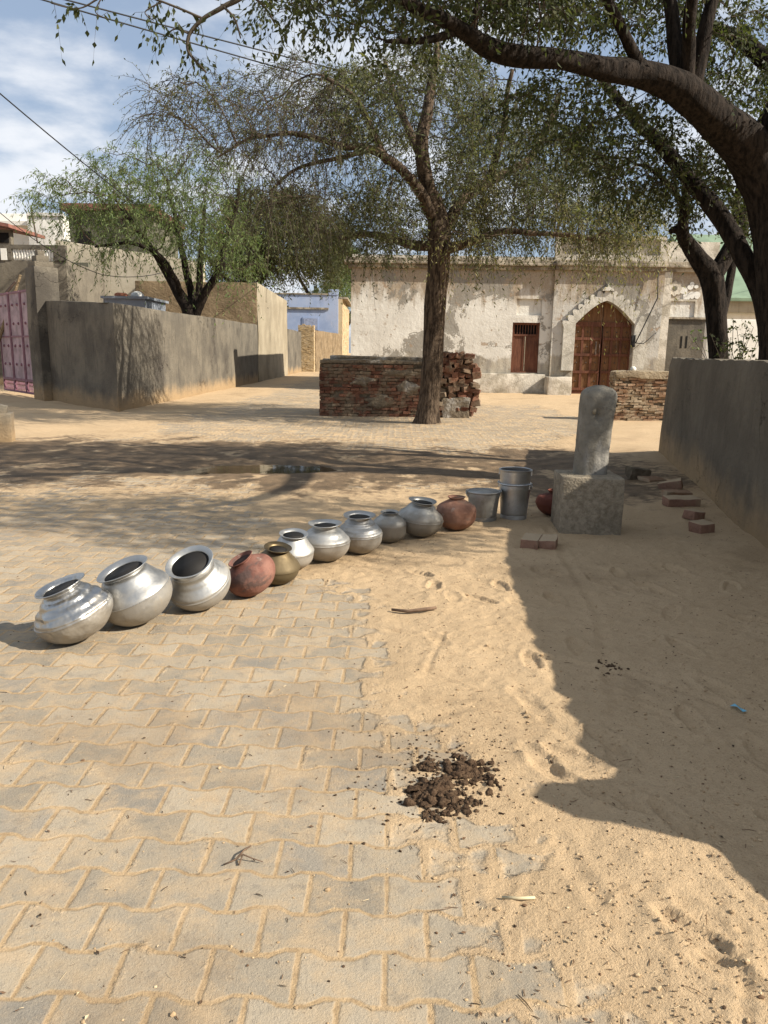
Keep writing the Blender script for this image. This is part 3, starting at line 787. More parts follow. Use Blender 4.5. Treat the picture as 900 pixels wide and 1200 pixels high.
# ------------------------------------------------------------------ the old house
HD = 30.0
def hx(u, v=400): return P(u, v, HD).x
def hz(v, u=650): return P(u, v, HD).z
def old_house():
    t = thing('old_house', 'old limewashed house with scalloped arch gateway and stained peeling walls', 'house', (hx(700), HD, 0))
    XL, XB, XR, XE = hx(411), hx(645), hx(771), hx(834)
    zc = hz(317)                                   # underside of the cornice
    wl, wr, wb, wt = hx(600), hx(632), hz(437, 615), hz(378, 615)
    nl, nr, nb, ntp = hx(603.5), hx(633), hz(369.5, 617), hz(350, 617)
    b = MB(); y0, y1 = HD, HD + .5
    b.box(XL, wl, y0, y1, -.1, zc); b.box(max(wr, nr), XB, y0, y1, -.1, zc)
    b.box(wl, max(wr, nr), y0, y1, -.1, wb); b.box(wl, max(wr, nr), y0, y1, wt, nb)
    b.box(wl, max(wr, nr), y0, y1, ntp, zc); b.box(wl, nl, y0, y1, nb, ntp); b.box(nl, nr, y0 + .1, y1, nb, ntp)
    if wr < nr: b.box(wr, nr, y0, y1, wb, wt)
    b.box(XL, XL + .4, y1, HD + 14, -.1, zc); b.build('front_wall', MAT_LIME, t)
    # window: timber frame, two leaves
    b = MB(); yy = HD + .14
    for (a_, c_, z0, z1) in ((wl, wl + .07, wb, wt), (wr - .07, wr, wb, wt), (wl + .07, wr - .07, wb, wb + .07), (wl + .07, wr - .07, wt - .08, wt), (wl + .07, wr - .07, wt - .5, wt - .43)):
        b.box(a_, c_, yy - .04, yy + .08, z0, z1)
    wi = b.build('window', MAT_WIND, t)
    xm = (wl + wr) / 2
    for a_, c_ in ((wl + .07, xm - .015), (xm + .015, wr - .07)):
        b = MB(); b.box(a_, c_, yy, yy + .05, wb + .07, wt - .5)
        b.box(a_, a_ + .06, yy - .02, yy, wb + .07, wt - .5); b.box(c_ - .06, c_, yy - .02, yy, wb + .07, wt - .5)
        b.build('leaf', MAT_WIND, wi)
    b = MB(); b.box(xm - .013, xm + .013, yy - .03, yy + .03, wb + .07, wt - .5); b.build('meeting_bar', MAT_TAN, wi)
    b = MB()
    for k in range(9):
        a_ = wl + .1 + (wr - wl - .2) * k / 8; b.box(a_ - .012, a_ + .012, yy, yy + .03, wt - .43, wt - .08)
    b.build('grille', MAT_WIND, wi)
    b = MB(); b.box(wl + .07, wr - .07, yy + .082, yy + .1, wb, wt); b.build('backing', MAT_VOID, wi)
    # gateway bay standing a little proud, with the pointed arch cut out
    dl, dr, ap, sp_ = hx(668, 460), hx(735, 460), hz(353, 703), hz(380, 703)
    cx = (dl + dr) / 2; hw = (dr - dl) / 2
    def arch(w_, spring, top, n=10, full=.65):
        pts = []
        for i in range(n + 1):
            s_ = i / n; x = -w_ + w_ * s_; z = spring + (top - spring) * (math.sin(s_ * math.pi / 2) * full + (1 - full) * s_)
            pts.append((cx + x, z))
        return pts + [(2 * cx - x, z) for x, z in reversed(pts[:-1])]
    ar = arch(hw, sp_, ap)
    BY = HD - .16
    b = MB(); b.prism([(XB, -.1), (dl, -.1)] + ar + [(dr, -.1), (XR, -.1), (XR, zc), (XB, zc)], BY, HD + .5); b.build('gateway_bay', MAT_BAY, t)
    # scalloped surround: raised outline of cusps round the arch
    out = arch(hw + .46, sp_ - .12, ap + .26, 14, .86); inn = arch(hw + .015, sp_, ap + .01, 14)
    sc = []
    pts = [Vector((x, 0, z)) for x, z in out]
    cum = [0]
    for a_, c_ in zip(pts[:-1], pts[1:]): cum.append(cum[-1] + (c_ - a_).length)
    nsc = 15
    for k in range(nsc):
        for j in range(6):
            s_ = (k + j / 6) / nsc * cum[-1]; i = min(int(np.searchsorted(cum, s_, side='right')) - 1, len(pts) - 2)
            p_ = pts[i].lerp(pts[i + 1], (s_ - cum[i]) / (cum[i + 1] - cum[i])); tg = (pts[i + 1] - pts[i]).normalized(); nn = Vector((-tg.z, 0, tg.x))
            q_ = p_ + nn * (.17 * math.sin(math.pi * j / 6)); sc.append((q_.x, q_.z))
    sc.append((pts[-1].x, pts[-1].z))
    zf = hz(441, 660)
    poly = [(sc[0][0], .9)] + sc + [(sc[-1][0], .9)]
    poly = poly + [(dr + .015, .9)] + list(reversed(inn)) + [(dl - .015, .9)]
    b = MB(); b.prism(poly, BY - .11, BY - .002); b.build('scalloped_arch', MAT_ARCH, t)
    b = MB(); f0 = ap + .42
    b.prism([(cx - .22, f0 - .06), (cx + .22, f0 - .06), (cx + .14, f0 + .07), (cx + .06, f0 + .06), (cx, f0 + .24), (cx - .06, f0 + .06), (cx - .14, f0 + .07)], BY - .20, BY - .003); b.build('finial', MAT_ARCH, t)
    # great door: two leaves of framed panels
    DY = HD + .12
    for sg in (-1, 1):
        x_a, x_b = (dl - .05, cx - .012) if sg < 0 else (cx + .012, dr + .05)
        ins = [(x, z) for x, z in arch(hw + .06, sp_, ap + .05, 14)]
        half = [(x, z) for x, z in ins if (x <= cx - .012 if sg < 0 else x >= cx + .012)]
        if sg < 0: poly = [(x_a, .12)] + half + [(cx - .012, ap + .05), (cx - .012, .12)]
        else: poly = [(cx + .012, .12), (cx + .012, ap + .05)] + half + [(x_b, .12)]
        b = MB(); b.prism(poly, DY, DY + .08); dd = b.build('door_leaf', MAT_DOOR, t)
        b = MB(); a0, a1 = (x_a + .06, cx - .02) if sg < 0 else (cx + .02, x_b - .06)
        for f_ in (0, .33, .66, 1):
            xx = a0 + (a1 - a0) * f_; ztop = 2.55 if f_ in (.33, .66) else sp_ - .02
            b.box(xx - .045, xx + .045, DY - .045, DY - .002, .14, ztop)
        for z in (.2, .85, 1.5, 2.1, 2.6):
            b.box(min(a0, a1) + .05, max(a0, a1) - .05, DY - .055, DY - .004, z - .05, z + .05)
        b.box(min(a0, a1) - .03, max(a0, a1) + .03, DY - .05, DY - .003, sp_ - .02, sp_ + .08)
        b.build('rails', MAT_WIND, dd)
        for z in (.5, 1.2, 1.8, 2.35):
            for f_ in (.16, .5, .84):
                if R.random() < .8: xx = a0 + (a1 - a0) * f_; b = MB(); b.lump((xx, DY - .012, z), .03, 1, .1); b.build('stud', MAT_IRON, dd)
    b = MB(); b.obox((cx - .22, DY - .09, 1.75), (.05, .05, .5)); b.tube([(cx - .1, DY - .09, 1.9), (cx - .1, DY - .14, 1.75), (cx - .1, DY - .09, 1.6)], .015, 6); b.build('bolt', MAT_IRON, t)
    b = MB(); b.box(dl - .06, dr + .06, DY - .02, DY + .1, -.05, .12); b.build('threshold', MAT_WIND, t)
    b = MB(); b.box(dl - .1, dr + .1, DY + .2, DY + .24, -.1, ap + .2); b.build('gate_backing', MAT_VOID, t)
    # blocked side doorway on the right
    b = MB(); b.box(XR, XE, HD + .02, HD + .5, -.1, zc); b.box(XE - .4, XE, HD + .5, HD + 14, -.1, zc); b.build('side_wall', MAT_LIME, t)
    b = MB(); b.box(XR + .004, XR + .30, HD - .12, HD + .018, -.1, zc); b.build('pilaster', MAT_TRIM, t)
    pl, pr, pt = hx(776, 380), hx(829, 380), hz(374, 800)
    b = MB(); b.box(pl, pr, HD - .02, HD + .017, .05, pt); pn = b.build('blocked_door', MAT_CEM2, t)
    b = MB(); b.box(pl - .03, pr + .05, HD - .10, HD + .015, pt, pt + .07); b.build('lintel', MAT_CORN, pn)
    for u in (798, 804):
        x = hx(u, 400); b = MB(); b.box(x - .035, x + .035, HD - .028, HD - .021, hz(408, u), hz(394, u)); b.build('slot', MAT_VOID, pn)
    b = MB(); x0, x1, z0, z1 = hx(780), hx(812), hz(371, 795), hz(353, 795)
    b.box(x0, x1, HD - .03, HD + .012, z1, z1 + .07); b.box(x0, x0 + .06, HD - .03, HD + .012, z0, z1); b.box(x1 - .06, x1, HD - .03, HD + .012, z0, z1); b.build('niche_frame', MAT_TRIM, t)
    b = MB(); cxr, czr = hx(785), hz(338, 785); rr = .26
    b.prism([(cxr + rr * (1 + .12 * math.cos(8 * a)) * math.cos(a), czr + rr * (1 + .12 * math.cos(8 * a)) * math.sin(a)) for a in np.linspace(0, 2 * math.pi, 48, endpoint=False)], HD - .03, HD + .012); ro = b.build('rosette', MAT_TRIM, t)
    b = MB(); b.prism([(cxr + .09 * math.cos(a), czr + .09 * math.sin(a)) for a in np.linspace(0, 2 * math.pi, 20, endpoint=False)], HD - .045, HD - .031); b.build('boss', MAT_DARKH, ro)
    rf = random.Random(5)
    for k in range(11):
        xk, zk = hx(rf.uniform(795, 812)), hz(rf.uniform(332, 350), 800); r_ = rf.uniform(.05, .13)
        b = MB(); b.prism([(xk + r_ * 1.2 * math.cos(a), zk + r_ * math.sin(a)) for a in np.linspace(0, 2 * math.pi, 12, endpoint=False)], HD - .006 - .001 * k, HD + .013); b.build('plaster_patch', MAT_WHITE, t)
    # plinth, step, cornice, parapet
    b = MB(); b.box(XL - .05, hx(640), HD - .22, HD - .002, -.1, hz(438, 600)); roughen(b.build('plinth', MAT_TRIM, t), .4, .02, 1.2, .03)
    b = MB(); b.box(hx(639), hx(666), HD - 1.0, BY - .075, -.1, hz(441, 655)); roughen(b.build('step_block', MAT_TRIM, t), .3, .03, 1.5, .03)
    b = MB(); b.box(hx(737), hx(757), HD - .5, BY - .075, -.1, hz(455, 745)); roughen(b.build('step_block', MAT_TRIM, t), .3, .03, 1.5, .03)
    b = MB(); z0 = zc
    for (k, zz0, zz1, pr_) in ((0, 0, .14, .12), (1, .14, .24, .26), (2, .24, .36, .18)):
        b.box(XL - pr_, XB - .001, HD - pr_, HD + .5, z0 + zz0, z0 + zz1)
        b.box(XB, XR, BY - pr_, HD + .5, z0 + zz0, z0 + zz1)
        b.box(XR + .001, XE + pr_, HD - pr_, HD + .5, z0 + zz0, z0 + zz1)
    roughen(b.build('cornice', MAT_CORN, t), .6, .018, 1.0, .02)
    b = MB(); zp = z0 + .36
    b.box(XL, XB, HD + .05, HD + .25, zp, zp + .12)
    b.box(XB, XR, HD - .05, HD + .2, zp, zp + .22); b.box(XB, XR, HD - .05, HD + .2, zp + .78, zp + .92)
    for k in range(5):
        xx = XB + .1 + (XR - XB - .2) * k / 4; b.box(xx - .1, xx + .1, HD - .03, HD + .15, zp + .22, zp + .78)
    b.box(XR, XE, HD + .1, HD + .3, zp, zp + .75)
    b.build('parapet', MAT_TRIM, t)
    b = MB(); b.box(XB + .05, XR - .05, HD + .152, HD + .19, zp + .22, zp + .78); b.build('parapet_panel', MAT_TRIM, t)
    b = MB(); b.box(XL, XE, HD + .5, HD + 14, zc - .1, zc + .2); b.box(XL + .4, XE - .4, HD + 13.6, HD + 14, -.1, zc - .1); b.build('roof', MAT_CEM, t)
    # the loose cable down the facade
    b = MB(); b.tube([(hx(768, 320), HD - .3, hz(318, 768)), (hx(762), BY - .24, hz(350, 760)), (hx(748), BY - .24, hz(385, 750)), (hx(741), BY - .24, hz(402, 741))], .022, 6)
    b.tube([(hx(741), BY - .24, hz(402, 741)), (hx(750), BY - .26, hz(403, 750)), (hx(764), BY - .24, hz(390, 764))], .018, 6)
    b.build('cable', MAT_BLACK, t, smooth=True)
    b = MB(); b.box(hx(737), hx(741), BY - .2, BY - .075, hz(407, 739), hz(393, 739)); b.build('switch_box', MAT_BLACK, t)
old_house()

# pale outbuilding and green slope on the far right
t = bldg('green_building', 'pale green sloping roof above a tan beam and white wall, far right behind the trees', 'building', (14, 34, 0))
x0, x1 = P(836, 350, 34).x, P(1000, 350, 34).x
b = MB(); b.slab([(x0, 33), (x1, 33), (x1, 40), (x0, 40)], [P(860, 352, 33).z] * 2 + [P(860, 352, 33).z + 3.4] * 2, [P(860, 349, 33).z] * 2 + [P(860, 349, 33).z + 3.5] * 2); b.build('roof', MAT_GREEN, t)
b = MB(); b.box(x0, x1, 33.2, 33.5, P(860, 366, 33).z, P(860, 352.5, 33).z); b.build('beam', MAT_TAN, t)
b = MB(); b.box(x0, x1, 33.6, 34, -.1, P(860, 366, 33).z); b.build('wall', MAT_WHITE, t)
b = MB(); b.box(x0, x1, 40, 40.3, -.1, P(860, 352, 33).z + 3.4); b.build('rear_wall', MAT_GREEN, t)
t = thing('garden_wall', 'sunlit white garden wall glimpsed above the low grey wall on the right', 'wall', (11.5, 24, 0))
x0, x1 = P(828, 400, 25).x, P(1010, 400, 25).x
b = MB(); b.box(x0, x1, 25, 25.25, -.1, P(860, 374, 25).z); roughen(b.build('wall_body', MAT_WHITE, t), .6, .03, .7, .03)

# ------------------------------------------------------------------ brick platform under the tree
def platform():
    p0, p1 = G(375, 487), G(556, 491)
    x0, x1, y0 = p0.x, p1.x, (p0.y + p1.y) / 2
    t = thing('brick_platform', 'broken old red brick platform standing behind the big tree trunk', 'platform', ((x0 + x1) / 2, y0, 0))
    top = P(420, 421, y0).z; xm = P(517, 460, y0).x
    hf = lambda s: top - .10 + .02 * math.sin(s * 9)
    b = MB(); brickwork(b, (x0, y0), (xm, y0), hf, miss=.05, jit=.009, dep=.022)
    brickwork(b, (x0, y0 + 1.7), (x0, y0 + .12), hf, miss=.04, jit=.009, dep=.02)
    b.build('brickwork', MAT_BRICK, t)
    b = MB(); b.box(x0 + .055, x1 - .25, y0 + .055, y0 + 1.7, -.1, top - .06); b.build('core', MAT_MORTAR, t)
    # capping ledge
    b = MB(); b.box(x0 + .03, xm, y0 + .02, y0 + 1.65, top - .10, top - .02); b.box(x0 + .2, xm - .3, y0 + .5, y0 + 1.5, top - .02, top + .06); roughen(b.build('ledge', MAT_RENDER, t), .2, .035, 2.0, .02, .012, 7)
    # smears of old render clinging to the face
    b = MB(); rr = random.Random(11)
    for (cu, cv_, wu, wv_) in ((446, 470, 17, 8), (424, 446, 15, 6), (478, 455, 14, 8), (468, 437, 22, 4), (500, 474, 9, 6)):
        c_ = P(cu, cv_, y0); rx = wu / F * y0; rz = wv_ / F * y0
        n = 26; ang = np.linspace(0, 2 * math.pi, n, endpoint=False); ring = []
        for a in ang:
            k = 1 + .45 * mnoise.noise(Vector((math.cos(a) * 2.2 + cu, math.sin(a) * 2.2, cv_)))
            ring.append((c_.x + rx * k * math.cos(a), c_.z + rz * k * math.sin(a)))
        vs = [(c_.x, y0 - .024, c_.z)]; fs = []
        for f_, dpt in ((.5, -.022), (.85, -.012), (1.0, .02)):
            for (x, z) in ring:
                vs.append((c_.x + (x - c_.x) * f_, y0 + dpt + rr.uniform(-.008, .008), c_.z + (z - c_.z) * f_))
        for i in range(n):
            fs.append((0, 1 + i, 1 + (i + 1) % n))
            for l in (0, 1): a = 1 + l * n + i; c2 = 1 + l * n + (i + 1) % n; fs.append((a, a + n, c2 + n, c2))
        b = MB(); b.add(vs, [tuple(reversed(f)) for f in fs]); b.build('render_patch', MAT_RENDER, t, smooth=True)
    # ragged heap of brick ends at the right
    b = MB(); zt = P(535, 415, y0).z; xc = (xm + x1) / 2
    for z_i in range(13):
        z = .06 + z_i * (zt - .05) / 13
        s_ = z / zt; wl = xm - .1; wr = x1 - .02 - .22 * max(0, s_ - .7) * 3 + R.uniform(-.04, .04)
        x = wl
        while x < wr:
            l = R.uniform(.13, .26); hgt = R.uniform(.085, .14)
            for dep_ in (0, 1):
                b.obox((x + l / 2, y0 + .06 + dep_ * R.uniform(.18, .3) + R.uniform(-.06, .05), z + hgt / 2), (l * R.uniform(.85, 1.0), R.uniform(.16, .26), hgt), (R.uniform(-.18, .18), R.uniform(-.22, .22), R.uniform(-.45, .45)), .018)
            x += l
    for k in range(16):
        b.obox((R.uniform(xm, x1 - .25), y0 + R.uniform(0, .4), zt + R.uniform(-.16, .02)), (R.uniform(.12, .22), R.uniform(.1, .18), R.uniform(.07, .12)), (R.uniform(-.4, .4), R.uniform(-.4, .4), R.uniform(0, 3)), .02)
    o = b.build('broken_end', [brickmat('rubble_brick', ((.13, .058, .038), (.20, .10, .062), (.17, .125, .085)), (.205, .165, .115), .7, 2)], t)
    b = MB(); b.box(xm + .02, x1 - .12, y0 - .07, y0 - .005, -.05, .48); roughen(b.build('render_foot', MAT_RENDER, t), .12, .05, 2.5, .02, .02, 7)
    return y0
PLAT_Y = platform()

MAT_CLAYC = plaster('clay_mortar', (.27, .215, .145), (.34, .275, .185), (.16, .12, .08), 2.0, .2, .05, .5, None, 14)
# low crumbling wall in front of the house gate
def low_wall():
    p0, p1 = G(717, 493), G(800, 496); top = P(730, 435, p0.y).z
    t = thing('low_brick_wall', 'low crumbling buff brick wall in front of the arched gate', 'wall', (p0.x, p0.y, 0))
    hf = lambda s: top + .01 * math.sin(s * 20) - .02
    b = MB(); brickwork(b, (p0.x, p0.y), (p1.x, p0.y), hf, bl=.2, bh=.062, miss=.05, jit=.012, dep=.03)
    brickwork(b, (p0.x, p0.y + .4), (p0.x, p0.y + .1), hf, bl=.2, bh=.062, jit=.012, dep=.02); b.build('brickwork', MAT_BRICK2, t)
    b = MB(); b.box(p0.x + .05, p1.x, p0.y + .05, p0.y + .4, -.1, top - .05); b.build('core', MAT_MORTAR, t)
    b = MB(); b.box(p0.x - .02, p1.x, p0.y - .03, p0.y + .42, top - .16, top); roughen(b.build('coping', MAT_CLAYC, t), .10, .05, 2.2, .02, .02, 8)
    q = P(743, 437, p0.y); b = MB(); b.lump((q.x, p0.y + .1, top + .05), .07, 2, .2); tag(b.build('white_stone', MAT_WHITE, smooth=True), 'small whitish stone on top of the low crumbling brick wall', 'stone')
low_wall()

# ------------------------------------------------------------------ concrete block and stone post
def post():
    m = M('pitted_concrete', rough=.95, spec=.1)
    v = m.voronoi(55); f = m.noise(20, 6, .7); c = m.mix(f.ramp(.35, .65), (.21, .175, .125), (.34, .29, .215)); c = m.mix(v.ramp(.25, .05) * .5, c, (.12, .10, .075))
    c = m.mix(m.noise(3, 5).ramp(.5, .65) * .5, c, (.15, .125, .09)); m.color(c); m.bump(f + v * .5, .009)
    a, c_ = G(654, 626), G(729, 631); y0 = (a.y + c_.y) / 2; x0, x1 = a.x, c_.x
    ht = P(690, 560, y0).z; dpt = .47
    t = thing('concrete_block', 'pitted square concrete block carrying the grey stone post', 'block', ((x0 + x1) / 2, y0 + dpt / 2, 0))
    b = MB(); b.slab([(x0, y0), (x1, y0 - .03), (x1 + .01, y0 + dpt), (x0 + .02, y0 + dpt)], -.15, ht); roughen(b.build('block_body', m, t), .06, .010, 3, .016, .002, 12)
    # the post
    m2 = M('weathered_grey_stone', rough=.9, spec=.2)
    f = m2.noise(9, 6, .65); k = m2.noise(2.5, 5, .6, stretch=(1.5, 1.5, .6))
    c = m2.mix(f.ramp(.3, .7), (.170, .153, .122), (.235, .214, .172)); c = m2.mix(k.ramp(.5, .6) * .7, c, (.30, .285, .255)); c = m2.mix(m2.noise(30, 4).ramp(.58, .7) * .5, c, (.10, .093, .082))
    m2.color(c); m2.bump(f + m2.noise(30, 4) * .5, .012)
    pc = Vector(((x0 + x1) / 2 + .05, y0 + dpt * .58, ht)); sl = pc.y
    wpx = 40 / F * (sl * _cp + .1); zt = P(699, 450, sl).z; hgt = zt - ht
    t2 = thing('stone_post', 'upright grey stone post with rounded top standing on the concrete block', 'post', pc)
    b = MB(); k_ = 40; rings = []
    n = 34; vs, fs = [], []
    for i in range(n + 1):
        s_ = i / n; z = ht - .01 + s_ * hgt; w_ = wpx / 2 * (.93 + .09 * s_)
        if s_ > .88: w_ *= math.sqrt(max(0.0, 1 - ((s_ - .88) / .122) ** 2 * .97))
        for j in range(k_):
            a_ = 2 * math.pi * j / k_; ca, sa = math.cos(a_), math.sin(a_)
            e = (abs(ca) ** 3.2 + abs(sa) ** 3.2) ** (-1 / 3.2)
            p_ = Vector((pc.x + .012 * (s_ * 2 - 1) * 1.4, pc.y, z)) + Vector((ca * e * w_, sa * e * w_ * .82, 0))
            d_ = mnoise.noise(p_ * 4) * .007 + mnoise.noise(p_ * 16) * .003
            hole = math.exp(-(((p_.x - pc.x + .01) / .03) ** 2 + ((z - ht - hgt * .66) / .05) ** 2)) * (.05 if sa < 0 else 0)
            scar = math.exp(-(((p_.x - pc.x - .05) / .05) ** 2 + ((z - ht - hgt * .3) / .2) ** 2)) * (.014 if sa < 0 else 0) * (1 + mnoise.noise(p_ * 12) * .6)
            p_ += Vector((ca, sa, 0)) * (d_ - hole - scar); vs.append(p_)
    for i in range(n):
        for j in range(k_): fs.append((i * k_ + j, i * k_ + (j + 1) % k_, (i + 1) * k_ + (j + 1) % k_, (i + 1) * k_ + j))
    fs.append(tuple(n * k_ + j for j in range(k_))); b.add(vs, fs); b.build('post_body', m2, t2, smooth=True)
    q = P(697, 482, sl - wpx * .42); b = MB(); b.lump((q.x, q.y + .02, q.z), .022, 2, .5, 2, (.8, .8, 1.5)); b.build('chipped_patch', MAT_TAN, t2, smooth=True)
post()

# ------------------------------------------------------------------ pots and buckets
def metalmat(name, col, rough, dirt_reflect, dcol, dents=.004, seed=0.0, streak=0.0):
    m = M(name, rough=rough, metal=1.0)
    a = m.noise(5, 5, .62, off=seed); f = m.noise(30, 4, .6, off=seed); ring = m.noise(30, 3, .5, stretch=(.06, .06, 3.0), off=seed)
    c = m.mix(a.ramp(.35, .7) * .5, col, tuple(x * .72 for x in col)); c = m.mix(ring.ramp(.45, .7) * .25, c, tuple(x * .8 for x in col))
    mark = m.noise(11, 6, .7, stretch=(1, 1, .35), off=seed + 6).ramp(.55, .7) * .35
    dm = (((m.z * -3.2) + a * 1.1 + f * .3 + dirt_reflect).ramp(.25, .75) * .62 + mark).clamp()  # low dirt, with the ground's darker reflection also put into this colour
    c = m.mix(dm, c, dcol); m.color(c)
    m.nt.links.new((1.0 - dm * .75).k, m.b.inputs['Metallic'])
    m.rough(f * .22 + a * .18 + (rough - .2) + dm * .25)
    m.bump(m.noise(7, 3, off=seed + 2) * dents * 2.5 + f * dents * .12 + ring * .0006, 1.0, .8)
    return m
AL = (.44, .435, .415)
MAT_AL = [metalmat('dented_aluminium', AL, .36, .25, (.29, .245, .18), .012, 0), metalmat('brushed_aluminium', AL, .50, .35, (.27, .23, .17), .003, 3),
          metalmat('matt_aluminium', (.47, .465, .44), .54, .3, (.31, .265, .20), .003, 6), metalmat('dull_aluminium', (.36, .355, .33), .50, .45, (.24, .205, .155), .004, 9)]
MAT_BRASS = metalmat('tarnished_brass', (.15, .112, .062), .48, .45, (.13, .10, .055), .004, 12)
MAT_ZINC = metalmat('galvanised_steel', (.50, .51, .51), .42, .3, (.25, .225, .18), .002, 15)
MAT_ZINC2 = metalmat('weathered_galvanised_steel', (.40, .40, .385), .55, .6, (.22, .195, .15), .003, 18)
m = M('shaded_pot_inside', rough=.7, metal=.4); m.color((.022, .02, .018)); MAT_INSIDE = m  # near-black colour holds the shade inside the vessels
def claymat(name, c1, c2, soot, seed):
    m = M(name, rough=.8, spec=.2); a = m.noise(6, 6, .66, off=seed); s_ = m.noise(4, 5, .65, stretch=(1, 1, 2), off=seed + 4)
    c = m.mix(a.ramp(.35, .65), c1, c2); c = m.mix(s_.ramp(.5, .62) * .75, c, soot); c = m.mix(m.noise(12, 5, .7, off=seed + 9).ramp(.6, .72) * .5, c, (.40, .34, .28)); m.color(c); m.bump(m.noise(24, 4), .006); return m
MAT_CLAY1 = claymat('mottled_terracotta', (.15, .062, .046), (.23, .115, .085), (.075, .058, .052), 0)
MAT_CLAY2 = claymat('sooted_terracotta', (.20, .095, .062), (.28, .155, .105), (.14, .10, .078), 5)
MAT_CLAY3 = claymat('dark_red_terracotta', (.12, .038, .026), (.17, .058, .038), (.05, .03, .024), 8)
m = M('clay_inside', rough=.9); m.color((.05, .025, .018)); MAT_CLAYIN = m

def settle(root, verts):
    """drop a tilted vessel so that its lowest point just rests in the dust"""
    rm = root.rotation_euler.to_matrix(); pts = [rm @ Vector(v) for v in verts]
    zmin = min(p.z for p in pts); low = [p for p in pts if p.z < zmin + .012]
    cx = sum(p.x for p in low) / len(low); cy = sum(p.y for p in low) / len(low)
    L = Vector(root.location); root.location = (L.x - cx, L.y - cy, gz(L.x, L.y) - zmin - .006)

def interp_profile(prof, n=5):
    """Catmull-Rom through profile points; a point given twice stays a crease"""
    segs, cur = [], [prof[0]]
    for p in prof[1:]:
        if p == cur[-1]: segs.append(cur); cur = [p]
        else: cur.append(p)
    segs.append(cur); out = []
    for sg in segs:
        for i in range(len(sg) - 1):
            p0 = sg[max(i - 1, 0)]; p1 = sg[i]; p2 = sg[i + 1]; p3 = sg[min(i + 2, len(sg) - 1)]
            for k in range(n):
                t = k / n
                out.append(tuple(.5 * (2 * p1[c] + (p2[c] - p0[c]) * t + (2 * p0[c] - 5 * p1[c] + 4 * p2[c] - p3[c]) * t * t + (3 * p1[c] - p0[c] - 3 * p2[c] + p3[c]) * t ** 3) for c in (0, 1)))
    out.append(prof[-1]); return [(max(r, 0.0), z) for r, z in out]

def metal_pot(label, base_px, dia, tilt, mat, ribs=0, neck=.50, rim=.68, shoulder=.70, hgt=1.0, dent=0.0, inmat=None, seed=0, name='water_pot', group='metal water pots in the row', crease=True):
    r = dia / 2; g = GP(*base_px)
    t = thing(name, label, 'water pot', g, group)
    tl, tc_ = math.radians(tilt[0]), math.radians(tilt[1])      # lean to the left, lean to the camera
    t.rotation_euler = (Matrix.Rotation(tc_, 3, 'X') @ Matrix.Rotation(-tl, 3, 'Y')).to_euler()
    S_ = shoulder * hgt
    lower = [(0, 0), (.34, .015), (.62, .12), (.84, .31), (.97, .54), (1.0, S_)]
    N0 = 1.20 * hgt; N1 = N0
    upper = [(1.0, S_), (.965, S_ + .10), (.87, S_ + .24), (.72, S_ + .38), (neck + .04, N0 - .04), (neck, N0)] if ribs else [(1.0, S_), (.955, S_ + .10), (.80, S_ + .29), (neck + .10, N0 - .06), (neck, N0)] if crease else [(.97, S_ + .16), (.86, S_ + .33), (neck + .10, N0 - .05), (neck, N0)]
    prof = interp_profile(lower + ([(1.0, S_)] if crease else []) + upper if not crease else lower + [(1.0, S_)] + upper[1:], 6)
    if crease:
        # the raised seam where the two pressed halves meet
        i = min(range(len(prof)), key=lambda q: abs(prof[q][1] - S_)); prof = prof[:i] + [(1.0, S_ - .012), (1.014, S_ - .006), (1.014, S_ + .008), (.995, S_ + .014)] + prof[i + 1:]
    if ribs:
        zs0, zs1 = S_ + .05, N0 - .10; new = []
        for (a, c) in zip(prof[:-1], prof[1:]):
            n = 6 if zs0 < (a[1] + c[1]) / 2 < zs1 else 1
            new += [(a[0] + (c[0] - a[0]) * q / n, a[1] + (c[1] - a[1]) * q / n) for q in range(n)]
        new.append(prof[-1])
        prof = [(q + (.017 * math.sin((z - zs0) / (zs1 - zs0) * math.pi * 2 * ribs) if zs0 < z < zs1 else 0), z) for q, z in new]
    off = Vector((seed * 7.3, seed * 3.1, seed))
    def fn(q, z, a):
        d = 0
        if dent:
            p_ = Vector((math.cos(a) * q, math.sin(a) * q, z)) * 1.7 + off
            v = mnoise.noise(p_); d = -dent * max(0, abs(v) * 2 - .12) - dent * .4 * max(0, mnoise.noise(p_ * 2.6))
        wob = 1 + .006 * math.sin(2 * a + seed)
        return (q * wob * (1 + d * min(1, q * 1.5))) * r, z * r
    b = MB(); b.lathe([(q, z) for q, z in prof], 72, fn); body = b.build('body', mat, t, local=True, angle=30); bv = list(b.v)
    rp = interp_profile([(neck + .004, N0 - .004), (neck + .002, N0 + .03), (neck + .05, N0 + .075), (rim - .02, N0 + .118), (rim - .02, N0 + .118), (rim + .008, N0 + .122), (rim + .012, N0 + .136), (rim - .012, N0 + .142), (neck + .05, N0 + .10), (neck - .012, N0 + .045), (neck - .014, N0 + .01)], 4)
    b = MB(); b.lathe(rp, 72, lambda q, z, a: (q * r * (1 + .010 * math.sin(2 * a + seed) + .006 * math.sin(5 * a)), z * r + r * .012 * math.sin(2 * a + seed * 2)) ); b.build('rim', mat, t, local=True, smooth=True)
    ip = interp_profile([(neck - .012, N0 + .03), (neck - .02, N0 - .05), (neck + .02, N0 - .14), (.76, S_), (.6, .36), (.3, .14), (0, .12)], 4)
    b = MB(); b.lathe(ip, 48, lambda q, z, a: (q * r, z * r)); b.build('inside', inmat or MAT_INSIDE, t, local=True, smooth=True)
    settle(t, bv); return t

